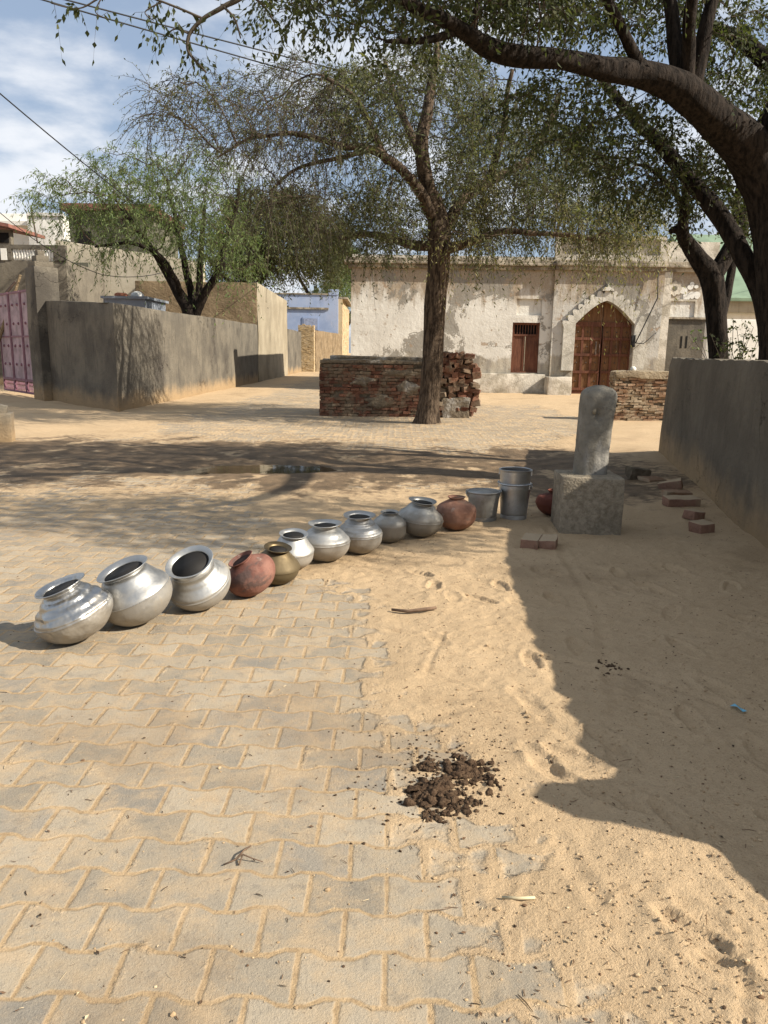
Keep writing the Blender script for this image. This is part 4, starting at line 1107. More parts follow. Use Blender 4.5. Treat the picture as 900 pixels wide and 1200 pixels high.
metal_pot('dented shiny silver pot with rippled shoulder at the near left end of the row', (80, 750), .41, (19, 8), MAT_AL[0], 2.6, .47, .62, .62, 1.12, .05, seed=1)
metal_pot('smooth silver pot with wide flared rim leaning left, next to the dented one', (153, 730), .41, (19, 11), MAT_AL[1], 0, .54, .69, .70, 1.20, .0, seed=2)
metal_pot('ribbed silver pot tipped towards the camera with its wide dark mouth showing', (230, 713), .38, (12, 26), MAT_AL[2], 2.2, .60, .74, .60, 1.22, .0, seed=3)
metal_pot('mottled red clay pot leaning left between silver and brass pots', (289, 697), .33, (27, 12), MAT_CLAY1, 0, .40, .50, .66, 1.12, .012, MAT_CLAYIN, 4, 'clay_pot', 'clay pots in the row', False)
metal_pot('tarnished brass pot with wide lip, only brass one in the row', (324, 682), .31, (-7, 8), MAT_BRASS, 0, .38, .58, .66, 1.2, .0, seed=5)
metal_pot('plain silver pot partly hidden behind the brass pot', (343, 665), .295, (-4, 8), MAT_AL[2], 0, .50, .66, .70, 1.32, .0, seed=6)
metal_pot('bright silver pot with soft ribs, second silver one right of the brass pot', (381, 655), .36, (0, 2), MAT_AL[2], 1.6, .46, .66, .68, 1.16, .0, seed=7)
metal_pot('deeply ribbed silver pot with wide lip in the middle of the row', (421, 646), .35, (0, 4), MAT_AL[1], 2.6, .46, .68, .66, 1.28, .0, seed=8)
metal_pot('small dull round silver pot with narrow mouth, smallest of the metal ones', (456, 634), .275, (0, 3), MAT_AL[3], 0, .42, .52, .72, 1.40, .0, seed=9, crease=False)
metal_pot('wide silver pot with a bent rim, rightmost metal one beside the clay pot', (492, 626), .385, (-6, 4), MAT_AL[3], 1.2, .44, .60, .64, 1.18, .012, seed=10)
metal_pot('reddish brown sooted clay pot standing beside the galvanised bucket', (534, 618), .345, (0, 0), MAT_CLAY2, 0, .36, .44, .72, 1.26, .01, MAT_CLAYIN, 11, 'clay_pot', 'clay pots in the row', False)
metal_pot('dark red clay pot half hidden behind the concrete block', (650, 604), .37, (-3, 0), MAT_CLAY3, 0, .36, .44, .66, .98, .01, MAT_CLAYIN, 12, 'clay_pot', 'clay pots in the row', False)

def bucket(label, base_px, d0, d1, hgt, mat, nested=False, lug_ang=.4, tilt=(0, 0)):
    g = GP(*base_px); t = thing('bucket', label, 'bucket', (g.x, g.y, g.z - .004), 'galvanised buckets'); t.rotation_euler = (tilt[0], tilt[1], 0)
    r0, r1 = d0 / 2, d1 / 2
    def rad(z): return r0 + (r1 - r0) * z / hgt
    prof = [(0, .025), (r0 * .97, .025), (r0 * .985, 0), (r0 * 1.03, 0), (r0 * 1.03, .035), (r0 * 1.0, .04)]
    for z in np.linspace(.045, hgt - .03, 12): prof.append((rad(z) + (.003 if abs(z - hgt * .86) < .02 else 0), float(z)))
    prof += [(rad(hgt), hgt - .004)]
    b = MB(); b.lathe(prof, 56, lambda q, z, a: (q * (1 + .008 * math.sin(3 * a + z * 9)), z)); b.build('body', mat, t, local=True, angle=35)
    b = MB(); b.lathe(interp_profile([(rad(hgt), hgt - .012), (r1 + .008, hgt - .006), (r1 + .009, hgt + .003), (r1, hgt + .007), (r1 - .006, hgt)], 3), 56); b.build('rim', mat, t, local=True, smooth=True)
    b = MB(); b.lathe([(r1 - .006, hgt), (rad(hgt * .5) - .006, hgt * .5), (r0 - .008, .05), (0, .05)], 40); b.build('inside', MAT_ZINC2 if not nested else MAT_INSIDE, t, local=True, smooth=True)
    # wire bail lying against the side, and its two ears
    for sg in (0, math.pi):
        a = lug_ang + sg; b = MB(); c = (math.cos(a) * (rad(hgt * .95) + .004), math.sin(a) * (rad(hgt * .95) + .004), hgt * .945)
        b.obox(c, (.012, .04, .05), (0, 0, a)); ring = [(c[0] + math.cos(a) * .012 + .018 * math.cos(q) * -math.sin(a), c[1] + math.sin(a) * .012 + .018 * math.cos(q) * math.cos(a), c[2] + .018 * math.sin(q) + .01) for q in np.linspace(0, 2 * math.pi, 13)]
        b.tube(ring, .0045, 6); b.build('ear', mat, t, local=True)
    pts = []
    for q in np.linspace(0, math.pi, 25):
        a = lug_ang + q; sag = math.sin(q); zz = hgt * .95 - sag * .085; rr = rad(zz) + .012
        pts.append((rr * math.cos(a), rr * math.sin(a), zz))
    b = MB(); b.tube(pts, .0042, 6); b.build('handle', MAT_ZINC2, t, local=True, smooth=True)
    if nested:   # a second bucket pushed inside: its collar stands above the first rim
        z0 = hgt; z1 = hgt + nested; b = MB(); rr = r1 - .006
        b.lathe([(rr - .004, z0 - .02), (rr, z0 + .004), (rr + .006, z1 - .012), (rr + .012, z1 - .006), (rr + .013, z1 + .002), (rr + .006, z1 + .006), (rr - .002, z1)], 56); b.build('upper_body', mat, t, local=True, angle=35)
        b = MB(); b.lathe([(rr - .002, z1), (rr - .02, z1 - .1), (rr - .05, z1 - .3), (0, z1 - .3)], 40); b.build('upper_inside', MAT_INSIDE, t, local=True, smooth=True)
        for sg in (0, math.pi):
            a = lug_ang + .3 + sg; b = MB(); c = (math.cos(a) * (rr + .008), math.sin(a) * (rr + .008), z1 - .022); b.obox(c, (.012, .045, .05), (0, 0, a)); b.build('ear', mat, t, local=True)
        pts = [((rr + .012) * math.cos(lug_ang + .3 + q), (rr + .012) * math.sin(lug_ang + .3 + q) , z1 - .005 - .012 * math.sin(q)) for q in np.linspace(math.pi, 2 * math.pi, 20)]
        b = MB(); b.tube(pts, .0042, 6); b.build('handle', MAT_ZINC2, t, local=True, smooth=True)
    return t
bucket('short weathered galvanised bucket between the clay pot and the tall bucket', (565.5, 609), .238, .288, .265, MAT_ZINC2, False, .15)
bucket('tall pair of nested galvanised buckets with wire handle left of the concrete block', (601.5, 606), .232, .283, .325, MAT_ZINC, .125, -.5)

# ------------------------------------------------------------------ loose bricks and litter
def brick(label, px, size, rot, mat=MAT_BRICKR, name='loose_brick', group='loose bricks on the sand', jit=.006, bev=.008, sink=.012):
    p_ = GP(*px); b = MB(); b.obox((0, 0, size[2] / 2 - sink), size, rot, jit)
    o = b.build(name, mat); o.location = p_; roughen(o, .05, .007, 9, bev); return tag(o, label, 'brick' if 'brick' in name else 'stone', group)
brick('red brick lying left in the pair before the concrete block', (622, 639), (.135, .25, .085), (.02, .03, -.32))
brick('red brick lying right in the pair, nearest the concrete block', (642, 640), (.135, .25, .08), (0, -.02, -.26))
brick('dark lump of stone right of the block, farthest from the camera', (747, 561), (.27, .17, .12), (.1, .15, .3), MAT_MORTAR, 'loose_stone', 'loose stones along the right wall', .03, .03)
brick('pale flat slab lying between dark stone and grey wall', (764, 563), (.26, .2, .05), (.05, .1, .4), MAT_BRICK2, 'loose_stone', 'loose stones along the right wall', .02, .01)
brick('leaning brick tipped against the foot of the grey wall, farthest along it', (786, 571), (.24, .13, .10), (.1, -.3, -.5), MAT_BRICKR, 'loose_brick', 'loose bricks on the sand', .012)
brick('upper flat brick of the two lying end to end by the wall', (793, 582), (.28, .16, .07), (.03, .02, .05), MAT_BRICK2)
brick('broad flat brick with a dark front face beside the wall', (798, 592), (.31, .17, .09), (.02, -.03, .02), MAT_BRICKR)
brick('half brick behind the nearest cube shaped one by the wall', (813, 607), (.14, .13, .09), (0, .1, .5), MAT_BRICKR)
brick('cube shaped brick end nearest the camera beside the grey wall', (822, 623), (.15, .14, .10), (.03, -.06, .35), MAT_BRICKR)

def stick(label, pts, rads, mat, name='stick', cat='stick'):
    b = MB(); P3 = [GP(u, v, dz) for u, v, dz in pts]; b.tube(P3, rads, 7); return b, P3
MAT_STICK = flat('dry_brown_bark', (.17, .11, .07), .9, 0, .4, 30)
MAT_STRAW = flat('dry_straw', (.62, .52, .32), .8)
b, _ = stick('', [(459, 717, .015), (478, 719, .018), (498, 717.5, .018), (511, 715.5, .016)], [.008, .010, .011, .009], MAT_STICK)
tag(b.build('stick', MAT_STICK, smooth=True), 'thick bare brown stick lying on the sand in front of the pots', 'stick')
b = MB()
for pts in ([(262, 1015, .005), (275, 1012, .012), (284, 1008, .02), (296, 1010, .012), (308, 1012, .006)], [(275, 1012, .01), (286, 1004, .022), (294, 994, .008)], [(284, 1008, .015), (280, 1015, .004)]):
    b.tube([GP(*q) for q in pts], [.0022, .0028, .0026, .002, .0014][:len(pts)], 5)
tag(b.build('forked_twig', MAT_STICK, smooth=True), 'small dark forked twig lying on the pale pavers', 'twig')
b = MB(); b.tube([GP(588, 1054, .006), GP(608, 1055, .008), GP(627, 1054, .006)], [.004, .0045, .004], 6)
tag(b.build('straw_stalk', MAT_STRAW, smooth=True), 'pale yellow straw stalk lying on the sand', 'straw')
b = MB(); q = GP(865, 831, .012); b.add([q + Vector(v) for v in ((-.022, .03, 0), (.0, .034, .008), (.012, .0, .003), (.024, -.03, .006), (.008, -.026, 0), (-.006, 0, .012))], [(0, 5, 1), (1, 5, 2), (5, 4, 2), (4, 3, 2)])
o = b.build('plastic_scrap', flat('blue_plastic', (.16, .42, .55), .4)); md = o.modifiers.new('thick', 'SOLIDIFY'); md.thickness = .0015
tag(o, 'torn scrap of blue plastic on the shaded sand at the right', 'scrap')

# dung heap
def dung():
    m = M('dry_dung', rough=.95, spec=.08); f = m.noise(45, 5, .7); m.color(m.mix(f.ramp(.35, .7), m.mix(m.island(), (.036, .022, .014), (.075, .046, .028)), (.125, .082, .05))); m.bump(f + m.noise(110, 3) * .5, .016)
    p = GP(525, 915); t = thing('dung_heap', 'dark crumbled heap of dry dung on the sand in the foreground', 'dung', p)
    b = MB(); rr = random.Random(21)
    def put(u, v, r, sq=.7, sub=2, amp=.55):
        g = GP(u, v); b.lump((g.x, g.y, g.z + r * sq * .25), r, sub, amp, 2.6, (rr.uniform(.7, 1.35), rr.uniform(.6, 1.1), sq), rr.uniform(0, 3))
    for (cu, cv_, su, sv, n, r0, r1) in ((508, 930, 18, 10, 110, .006, .024), (548, 903, 20, 10, 110, .006, .020), (500, 898, 12, 7, 40, .005, .014), (540, 945, 22, 9, 60, .004, .013), (505, 957, 15, 6, 26, .005, .016), (573, 915, 10, 14, 30, .005, .014), (525, 915, 34, 22, 200, .003, .008)):
        for _ in range(n): put(rr.gauss(cu, su * .62), rr.gauss(cv_, sv * .72), rr.uniform(r0, r1) * rr.uniform(.7, 1.2), rr.uniform(.45, .75), 2, .95)
    # the two low mounds under the clods
    for (cu, cv_, rx, ry, hh) in ((508, 930, .095, .075, .020), (548, 905, .09, .08, .016)):
        g = GP(cu, cv_); n = 30; vs, fs = [], []
        for a_ in range(n + 1):
            for c_ in range(n + 1):
                x = (a_ / n * 2 - 1) * 1.25; y = (c_ / n * 2 - 1) * 1.25; q = math.sqrt(x * x + y * y); wob = 1 + .4 * mnoise.noise(Vector((x * 1.6, y * 1.6, cu)))
                f_ = max(0.0, 1 - (q / wob) ** 2); p_ = Vector((g.x + x * rx, g.y + y * ry, 0))
                z = gz(p_.x, p_.y) - .012 + (hh + .016 * mnoise.noise(p_ * 45) + .010 * mnoise.noise(p_ * 110)) * f_ ** .6; vs.append((p_.x, p_.y, z))
        for a_ in range(n):
            for c_ in range(n): k = a_ * (n + 1) + c_; fs.append((k, k + n + 1, k + n + 2, k + 1))
        b.add(vs, fs)
    b.build('clods', m, t, smooth=True)
    b = MB()
    for _ in range(420):
        a = rr.uniform(0, 6.283); q = abs(rr.gauss(0, 1)) * 50 + 14; put(525 + q * 1.25 * math.cos(a), 915 + q * .72 * math.sin(a), rr.uniform(.0015, .0065), .7, 1, .9)
    tag(b.build('crumbs', m, t, smooth=True), kind='stuff')
    p = GP(716, 783); b = MB(); t = thing('dung_patch', 'small dark dry dung patch on the shaded sand', 'dung', p)
    for _ in range(34): put(rr.gauss(714, 9), rr.gauss(783, 5), rr.uniform(.004, .012), .5, 1)
    b.build('clods', m, t, smooth=True)
dung()

def litter():
    rr = random.Random(33); ml = M('dry_litter', rough=.9, spec=.1); r = ml.island()
    c = ml.mix(r.ramp(.0, .55), (.045, .030, .02), (.14, .085, .05)); c = ml.mix(r.gt(.80), c, (.48, .38, .24)); ml.color(c)
    b = MB()
    for k in range(4200):
        y = 1.35 + 9.0 * rr.random() ** 1.7; x = rr.uniform(-.55 * y - .2, .62 * y + .25)
        if x > WALLX(y) - .05: continue
        c = np.interp(y, [1.2, 5, 8], [.2, -.2, -1]); 
        if x < c and rr.random() < .72: continue
        z = gz(x, y); a = rr.uniform(0, 6.28); kind = rr.random()
        if kind < .5:
            l = rr.uniform(.005, .026) * (2.4 if rr.random() < .08 else 1); w_ = rr.uniform(.0006, .0015); bend = rr.uniform(-.4, .4)
            p0 = Vector((x, y, z + .003)); p1 = p0 + Vector((math.cos(a), math.sin(a), rr.uniform(-.05, .12))) * l * .5; p2 = p1 + Vector((math.cos(a + bend), math.sin(a + bend), rr.uniform(-.15, .05))) * l * .5
            b.tube([p0, p1, p2], [w_, w_, w_ * .6], 4)
        elif kind < .8:
            b.lump((x, y, z + .001), rr.uniform(.0012, .0048) * (1.7 if rr.random() < .05 else 1), 1, .45, 1.7, (1.2, .9, .7), a)
        else:
            l = rr.uniform(.003, .010); d = Vector((math.cos(a), math.sin(a), 0)); e = Vector((-d.y, d.x, 0)); p_ = Vector((x, y, z + .003))
            b.add([p_ - d * l, p_ + e * l * .45 + Vector((0, 0, rr.uniform(0, .006))), p_ + d * l + Vector((0, 0, rr.uniform(0, .006))), p_ - e * l * .45 + Vector((0, 0, rr.uniform(0, .004)))], [(0, 3, 2, 1)])
    tag(b.build('ground_litter', ml), 'bits of straw, twig and pebble scattered over the sand', 'litter', kind='stuff')
litter()

def clods():
    """trodden crumbs of sand that give the loose ground its grain"""
    rr = random.Random(77); mc = M('sand_crumb', rough=.95, spec=.1); r = mc.island(); f = mc.noise(120, 3)
    mc.color(mc.mix(f.ramp(.4, .65) * .5, mc.mix(r, (.33, .23, .13), (.50, .37, .225)), (.25, .17, .095))); b = MB()
    n = 0
    while n < 6500:
        y = 1.3 + 5.5 * rr.random() ** 1.6; x = rr.uniform(-.5 * y, .6 * y + .2)
        if x > WALLX(y) - .05: continue
        i = min(int(np.searchsorted(xs, x)), len(xs) - 1); j = min(int(np.searchsorted(ys, y)), len(ys) - 1)
        if rr.random() > GC[j, i] ** 1.5 + .05: continue
        q = rr.uniform(.0012, .0042) * (2.0 if rr.random() < .06 else 1); n += 1
        b.lump((x, y, float(GZ[j, i]) + q * .15), q, 1, .5, 1.8, (rr.uniform(.8, 1.3), 1, .7), rr.uniform(0, 3))
    tag(b.build('sand_crumbs', mc), 'small crumbs of trodden sand scattered over the loose ground', 'sand', kind='stuff')
clods()

# ------------------------------------------------------------------ trees
def bark(name, c1, c2, dark, sc=1.0, bmp=.03):
    m = M(name, rough=.95, spec=.1)
    a = m.noise(7 * sc, 6, .65, stretch=(2.6, 2.6, .55)); f = m.noise(30 * sc, 4, .65); g = m.noise(1.5, 4)
    c = m.mix(a.ramp(.36, .62), dark, m.mix(g, c1, c2)); c = m.mix(f.ramp(.5, .75) * .4, c, dark); m.color(c); m.bump(a * 1.0 + f * .3, bmp); return m
MAT_BARK = bark('furrowed_grey_brown_bark', (.115, .083, .057), (.16, .118, .082), (.035, .025, .018), 1.0, .05)
MAT_BARKD = bark('dark_rough_bark', (.026, .020, .016), (.042, .033, .026), (.010, .008, .0065), 1.3, .03)  # tone deepened so the crown's shade sits in the bark colour
MAT_BARKT = bark('thin_brown_bark', (.075, .052, .036), (.105, .077, .053), (.04, .028, .02), 2.0, .01)
MAT_TWIG = flat('brown_twig', (.095, .078, .058), .95, 0, .3, 10, .1)

def leafmat(name, a, c, d, trans=.42):
    m = M(name, rough=.6, spec=.25); r = m.island(); n = m.noise(.55, 3)
    col = m.mix(r.ramp(0, .6), a, c); col = m.mix(r.ramp(.72, 1.0), col, d); col = m.mix(n.ramp(.4, .65) * .4, col, a); m.color(col)
    tr = m.nt.nodes.new('ShaderNodeBsdfTranslucent'); br = m.nt.nodes.new('ShaderNodeMix'); br.data_type = 'RGBA'; br.blend_type = 'MULTIPLY'
    br.inputs[0].default_value = 1; m.nt.links.new(col, br.inputs[6]); br.inputs[7].default_value = (1.25, 1.3, .7, 1); m.nt.links.new(br.outputs[2], tr.inputs[0])
    mx = m.nt.nodes.new('ShaderNodeMixShader'); mx.inputs[0].default_value = trans
    m.nt.links.new(m.b.outputs[0], mx.inputs[1]); m.nt.links.new(tr.outputs[0], mx.inputs[2]); m.nt.links.new(mx.outputs[0], m.out.inputs[0]); return m
MAT_L_CENT = leafmat('dusty_olive_leaf', (.056, .066, .028), (.105, .114, .050), (.19, .188, .09))
MAT_L_PALE = leafmat('yellowing_hanging_leaf', (.15, .145, .06), (.23, .21, .09), (.30, .26, .12))
MAT_L_GREEN = leafmat('fresh_acacia_leaf', (.080, .120, .040), (.135, .178, .066), (.215, .245, .105))
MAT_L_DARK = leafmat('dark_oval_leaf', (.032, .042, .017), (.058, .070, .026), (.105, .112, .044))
MAT_L_BACK = leafmat('dull_background_leaf', (.055, .064, .026), (.095, .102, .044), (.15, .14, .064))

def grow(seeds, attr, step, dinf, dkill, iters=90, bias=(0, 0, 0), jit=.25, rs=None):
    """space colonisation: seeds = list of polylines of (Vector, radius) that are already wood"""
    rs = rs or R; pos, par, fix = [], [], []
    for line in seeds:
        prev = -1
        for (p, r) in line:
            if prev < 0 and pos:
                j = min(range(len(pos)), key=lambda q: (pos[q] - p).length_squared)
                if (pos[j] - p).length < 1.0: prev = j
            pos.append(Vector(p)); par.append(prev); fix.append(r); prev = len(pos) - 1
    n0 = len(pos); A = [Vector(a) for a in attr]; bias = Vector(bias); nch = [0] * n0
    for it in range(iters):
        if not A: break
        kd = KDTree(len(pos))
        for i, p in enumerate(pos): kd.insert(p, i)
        kd.balance(); acc = {}; 
        for a in A:
            co, i, d = kd.find(a)
            if d < dinf: acc.setdefault(i, Vector((0, 0, 0))); acc[i] += (a - co).normalized()
        if not acc: dinf *= 1.5; continue
        new = []
        for i, v in acc.items():
            if nch[i] > 3: continue
            v = v.normalized() + bias + Vector((rs.gauss(0, jit), rs.gauss(0, jit), rs.gauss(0, jit)))
            if v.length < 1e-3: continue
            pos.append(pos[i] + v.normalized() * step); par.append(i); fix.append(0); nch.append(0); nch[i] += 1; new.append(pos[-1])
        if not new: break
        kn = KDTree(len(new))
        for i, p in enumerate(new): kn.insert(p, i)
        kn.balance(); A = [a for a in A if kn.find(a)[2] > dkill]
    n = len(pos); rad = [0.0] * n; kids = [[] for _ in range(n)]
    for i in range(n):
        if par[i] >= 0: kids[par[i]].append(i)
    return pos, par, fix, kids, n0

def radii(pos, par, fix, kids, tip=.006, ex=2.2):
    n = len(pos); acc = [0.0] * n
    for i in range(n - 1, -1, -1):
        r = max(acc[i], tip ** ex); acc[i] = r
        if par[i] >= 0: acc[par[i]] += r
    return [max(f, a ** (1 / ex)) if f == 0 else f for f, a in zip(fix, acc)]

def wood_mesh(b, pos, par, kids, rad, n0, k=5):
    for i in range(n0, len(pos)):
        if par[i] >= n0 and kids[par[i]] and kids[par[i]][0] == i: continue      # not a chain start
        ch = [par[i], i]; j = i
        while kids[j]: j = kids[j][0]; ch.append(j)
        pts = [pos[q] for q in ch]; rr = [min(rad[ch[1]] * 1.15, rad[ch[0]])] + [rad[q] for q in ch[1:]]; rr[-1] *= .5
        kk = 7 if rr[0] > .05 else (5 if rr[0] > .018 else 4)
        b.tube(pts, rr, kk, cap=False)

def leaves(name, org, dirs, per, L, droop, ll, lw, mat, parent, rs, twig_r=.0025, spread=.9, fold=.25, hang=.3, twigmat=None, tmin=.12):
    """sprays: a thin drooping twig from each origin with leaves set along it"""
    org = np.asarray(org); dirs = np.asarray(dirs); m_ = len(org)
    if m_ == 0: return
    d = dirs + rs.normal(0, spread, dirs.shape); d /= np.linalg.norm(d, axis=1)[:, None] + 1e-6
    Ls = L * rs.uniform(.5, 1.3, m_)[:, None]; g = np.array((0, 0, -1.0)); dr = droop * rs.uniform(.5, 1.5, m_)[:, None]
    def at(t): return org + (d * t + g * dr * t * t) * Ls
    off = Vector((0, 0, 0)); p = parent
    while p is not None: off += p.location; p = p.parent
    offn = np.array(off)
    V, Fq, base = [], [], 0
    ts = np.linspace(tmin, 1, per)
    for t in ts:
        t_ = np.clip(t + rs.uniform(-.05, .05, (m_, 1)), .02, 1); c = at(t_)
        tg = d + g * dr * 2 * t_; tg /= np.linalg.norm(tg, axis=1)[:, None] + 1e-6
        rv = rs.normal(0, 1, (m_, 3)); ld = rv - tg * (rv * tg).sum(1)[:, None]; ld /= np.linalg.norm(ld, axis=1)[:, None] + 1e-6
        ld = ld * .85 + tg * .5 + g * hang; ld /= np.linalg.norm(ld, axis=1)[:, None] + 1e-6
        sv = np.cross(ld, rs.normal(0, 1, (m_, 3))); sv /= np.linalg.norm(sv, axis=1)[:, None] + 1e-6; nv = np.cross(ld, sv)
        l_ = ll * rs.uniform(.6, 1.25, (m_, 1)); w_ = lw * rs.uniform(.7, 1.2, (m_, 1))
        q = np.stack([c, c + ld * l_ * .42 + sv * w_ * .5 + nv * w_ * fold, c + ld * l_, c + ld * l_ * .42 - sv * w_ * .5 + nv * w_ * fold], 1)
        V.append(q.reshape(-1, 3)); Fq.append(np.arange(m_ * 4).reshape(-1, 4) + base); base += m_ * 4
    nl = sum(len(f) for f in Fq)
    # twigs: flat three-sided slivers along the spray
    tt = [0, .35, .7, 1.0]; prev = None; tw = []
    for t in tt:
        c = at(np.full((m_, 1), t)); s1 = np.cross(d, g + rs.normal(0, .01, d.shape)); s1 /= np.linalg.norm(s1, axis=1)[:, None] + 1e-6; s2 = np.cross(d, s1)
        r_ = twig_r * (1 - .6 * t)
        ring = np.stack([c + s1 * r_, c - s1 * r_ * .5 + s2 * r_ * .87, c - s1 * r_ * .5 - s2 * r_ * .87], 1); tw.append(ring)
    tb = base; V.append(np.concatenate([r.reshape(-1, 3) for r in tw]))
    for k in range(3):
        for j in range(3):
            a = tb + k * m_ * 3 + np.arange(m_) * 3 + j; c2 = tb + k * m_ * 3 + np.arange(m_) * 3 + (j + 1) % 3
            Fq.append(np.stack([a, c2, c2 + m_ * 3, a + m_ * 3], 1))
    V = np.concatenate(V) - offn; Q = np.concatenate(Fq); me = bpy.data.meshes.new(name)
    me.vertices.add(len(V)); me.vertices.foreach_set('co', V.astype(np.float32).ravel())
    me.loops.add(len(Q) * 4); me.loops.foreach_set('vertex_index', Q.astype(np.int32).ravel())
    me.polygons.add(len(Q)); me.polygons.foreach_set('loop_start', np.arange(0, len(Q) * 4, 4, dtype=np.int32))
    mi = np.zeros(len(Q), dtype=np.int32); mi[nl:] = 1; 
    me.materials.append(mat.mat); me.materials.append((twigmat or MAT_TWIG).mat); me.polygons.foreach_set('material_index', mi)
    me.update(calc_edges=True); o = bpy.data.objects.new(name, me); COL.objects.link(o); o.parent = parent; return o

def smooth_line(pts, n=6):
    """pts: (Vector, radius) -> Catmull-Rom resampled"""
    out = []
    for i in range(len(pts) - 1):
        p0 = pts[max(i - 1, 0)]; p1 = pts[i]; p2 = pts[i + 1]; p3 = pts[min(i + 2, len(pts) - 1)]
        for k in range(n):
            t = k / n; f = lambda a, b_, c, d: .5 * (2 * b_ + (c - a) * t + (2 * a - 5 * b_ + 4 * c - d) * t * t + (3 * b_ - a - 3 * c + d) * t ** 3)
            out.append((f(p0[0], p1[0], p2[0], p3[0]), p1[1] + (p2[1] - p1[1]) * t))
    out.append(pts[-1]); return out

def limb(pxs, n=5, wig=0.0):                # (u, v, depth, width in px) -> smooth line of (point, radius)
    ln = smooth_line([(P(u, v, d), max(w_, .8) / F * d * .5) for u, v, d, w_ in pxs], n)
    return [(p + mnoise.noise_vector(p * 1.1) * wig + mnoise.noise_vector(p * 2.9) * wig * .45 if i else p, r) for i, (p, r) in enumerate(ln)]

def add_limb(b, line, k=14, ridge=.10, sc=1.0, root=False):
    def fn(i, j, p):
        a = 2 * math.pi * j / k
        q = Vector((math.cos(a) * 2.4, math.sin(a) * 2.4, 0)) + p * 1.5 * sc
        v = mnoise.noise(q) ; v2 = mnoise.noise(Vector((math.cos(a) * 5.5, math.sin(a) * 5.5, 0)) + p * 2.2 * sc)
        f_ = 1 + ridge * v + ridge * .8 * (abs(v2) * 2 - .6)
        if root and i < 8: f_ *= 1 + .35 * ((8 - i) / 8) ** 2 * (1 + .5 * math.sin(a * 4 + 1))
        return f_
    b.tube([p for p, r in line], [r for p, r in line], k, True, fn)

def blob(cu, cv_, d, ru, rv, rd, n, rs, lo=0.25):
    """attractor points in an ellipsoid given in picture units at depth d, gathered into flattened clumps with gaps between"""
    n = int(n * 2.6); nc = max(5, n // 60); cs = []
    while len(cs) < nc:
        p = rs.normal(0, 1, 3); p /= np.linalg.norm(p); cs.append(p * rs.uniform(lo, 1) ** (1 / 2.2))
    out = []
    for k in range(n):
        if k % 5 == 0:
            p = rs.normal(0, 1, 3); p /= np.linalg.norm(p); p *= rs.uniform(lo, 1) ** (1 / 2.2)
        else:
            c = cs[rs.integers(nc)]; p = c + rs.normal(0, 1, 3) * np.array((.20, .11, .20)) * (10 / max(nc, 10)) ** .33
        out.append(P(cu + p[0] * ru, cv_ + p[1] * rv, d + p[2] * rd))
    return out

def tree(name, label, cat, base, limbs, blobs, barkm, sprays, step=.3, dinf=3.0, dkill=.5, bias=(0, 0, -.05), tip=.005, seed=1, group=None, k=14, root=True, crown_max=.03, wig=.05, extra=()):
    rs = np.random.default_rng(seed); rp = random.Random(seed)
    t = thing(name, label, cat, base, group)
    b = MB(); seeds = []
    for i, l in enumerate(limbs):
        ln = limb(l, 7, .0 if i == 0 else wig); seeds.append(ln); add_limb(b, ln, k if i == 0 else max(8, k - 4), .09, root=(root and i == 0))
    b.build('trunk', barkm, t, smooth=True)
    A = []
    for q in blobs: A += blob(*q[:7], rs)
    for (c_, r_, n_) in extra:
        for _ in range(n_ * 2):
            p = rs.normal(0, 1, 3); p /= np.linalg.norm(p); p *= rs.uniform(.1, 1) ** .45; A.append(Vector(c_) + Vector((p[0] * r_[0], p[1] * r_[1], p[2] * r_[2])))
    pos, par, fix, kids, n0 = grow([[(p, r) for p, r in s_[::3]] for s_ in seeds], A, step, dinf, dkill, 110, bias, .22, rp)
    rad = radii(pos, par, fix, kids, tip)
    b = MB(); wood_mesh(b, pos, par, kids, rad, n0)
    br = b.build('branches', MAT_BARKT if barkm is not MAT_BARK else MAT_BARK, t, smooth=True)
    # leaf sprays on the thin wood
    cand = [i for i in range(n0, len(pos)) if rad[i] < crown_max]
    O = np.array([pos[i] for i in cand]); D = np.array([(pos[i] - pos[par[i]]).normalized() for i in cand]) if cand else np.zeros((0, 3))
    info = (len(pos), len(cand))
    for sp in sprays:
        keep = np.ones(len(O), bool) if sp.get('where') is None else np.array([sp['where'](o) for o in O])
        idx = np.nonzero(keep)[0]
        if len(idx) == 0: continue
        idx = rs.choice(idx, int(len(idx) * sp['mul'])) if sp['mul'] != 1 else idx
        org = O[idx] + rs.normal(0, .04, (len(idx), 3))
        leaves(sp.get('name', 'crown'), org, D[idx] * sp.get('fol', .8), sp['per'], sp['L'], sp['droop'], sp['ll'], sp['lw'], sp['mat'], t, rs, sp.get('tr', .0025), sp.get('spread', .6), sp.get('fold', .2), sp.get('hang', .3))
    print(name, info)
    return t

def toscreen(o):
    v = Vector(o) - Vector((0, 0, H)); q = cam.matrix_world.to_3x3().transposed() @ v
    return 450 + F * q.x / -q.z, 600 - F * q.y / -q.z

TR = {}
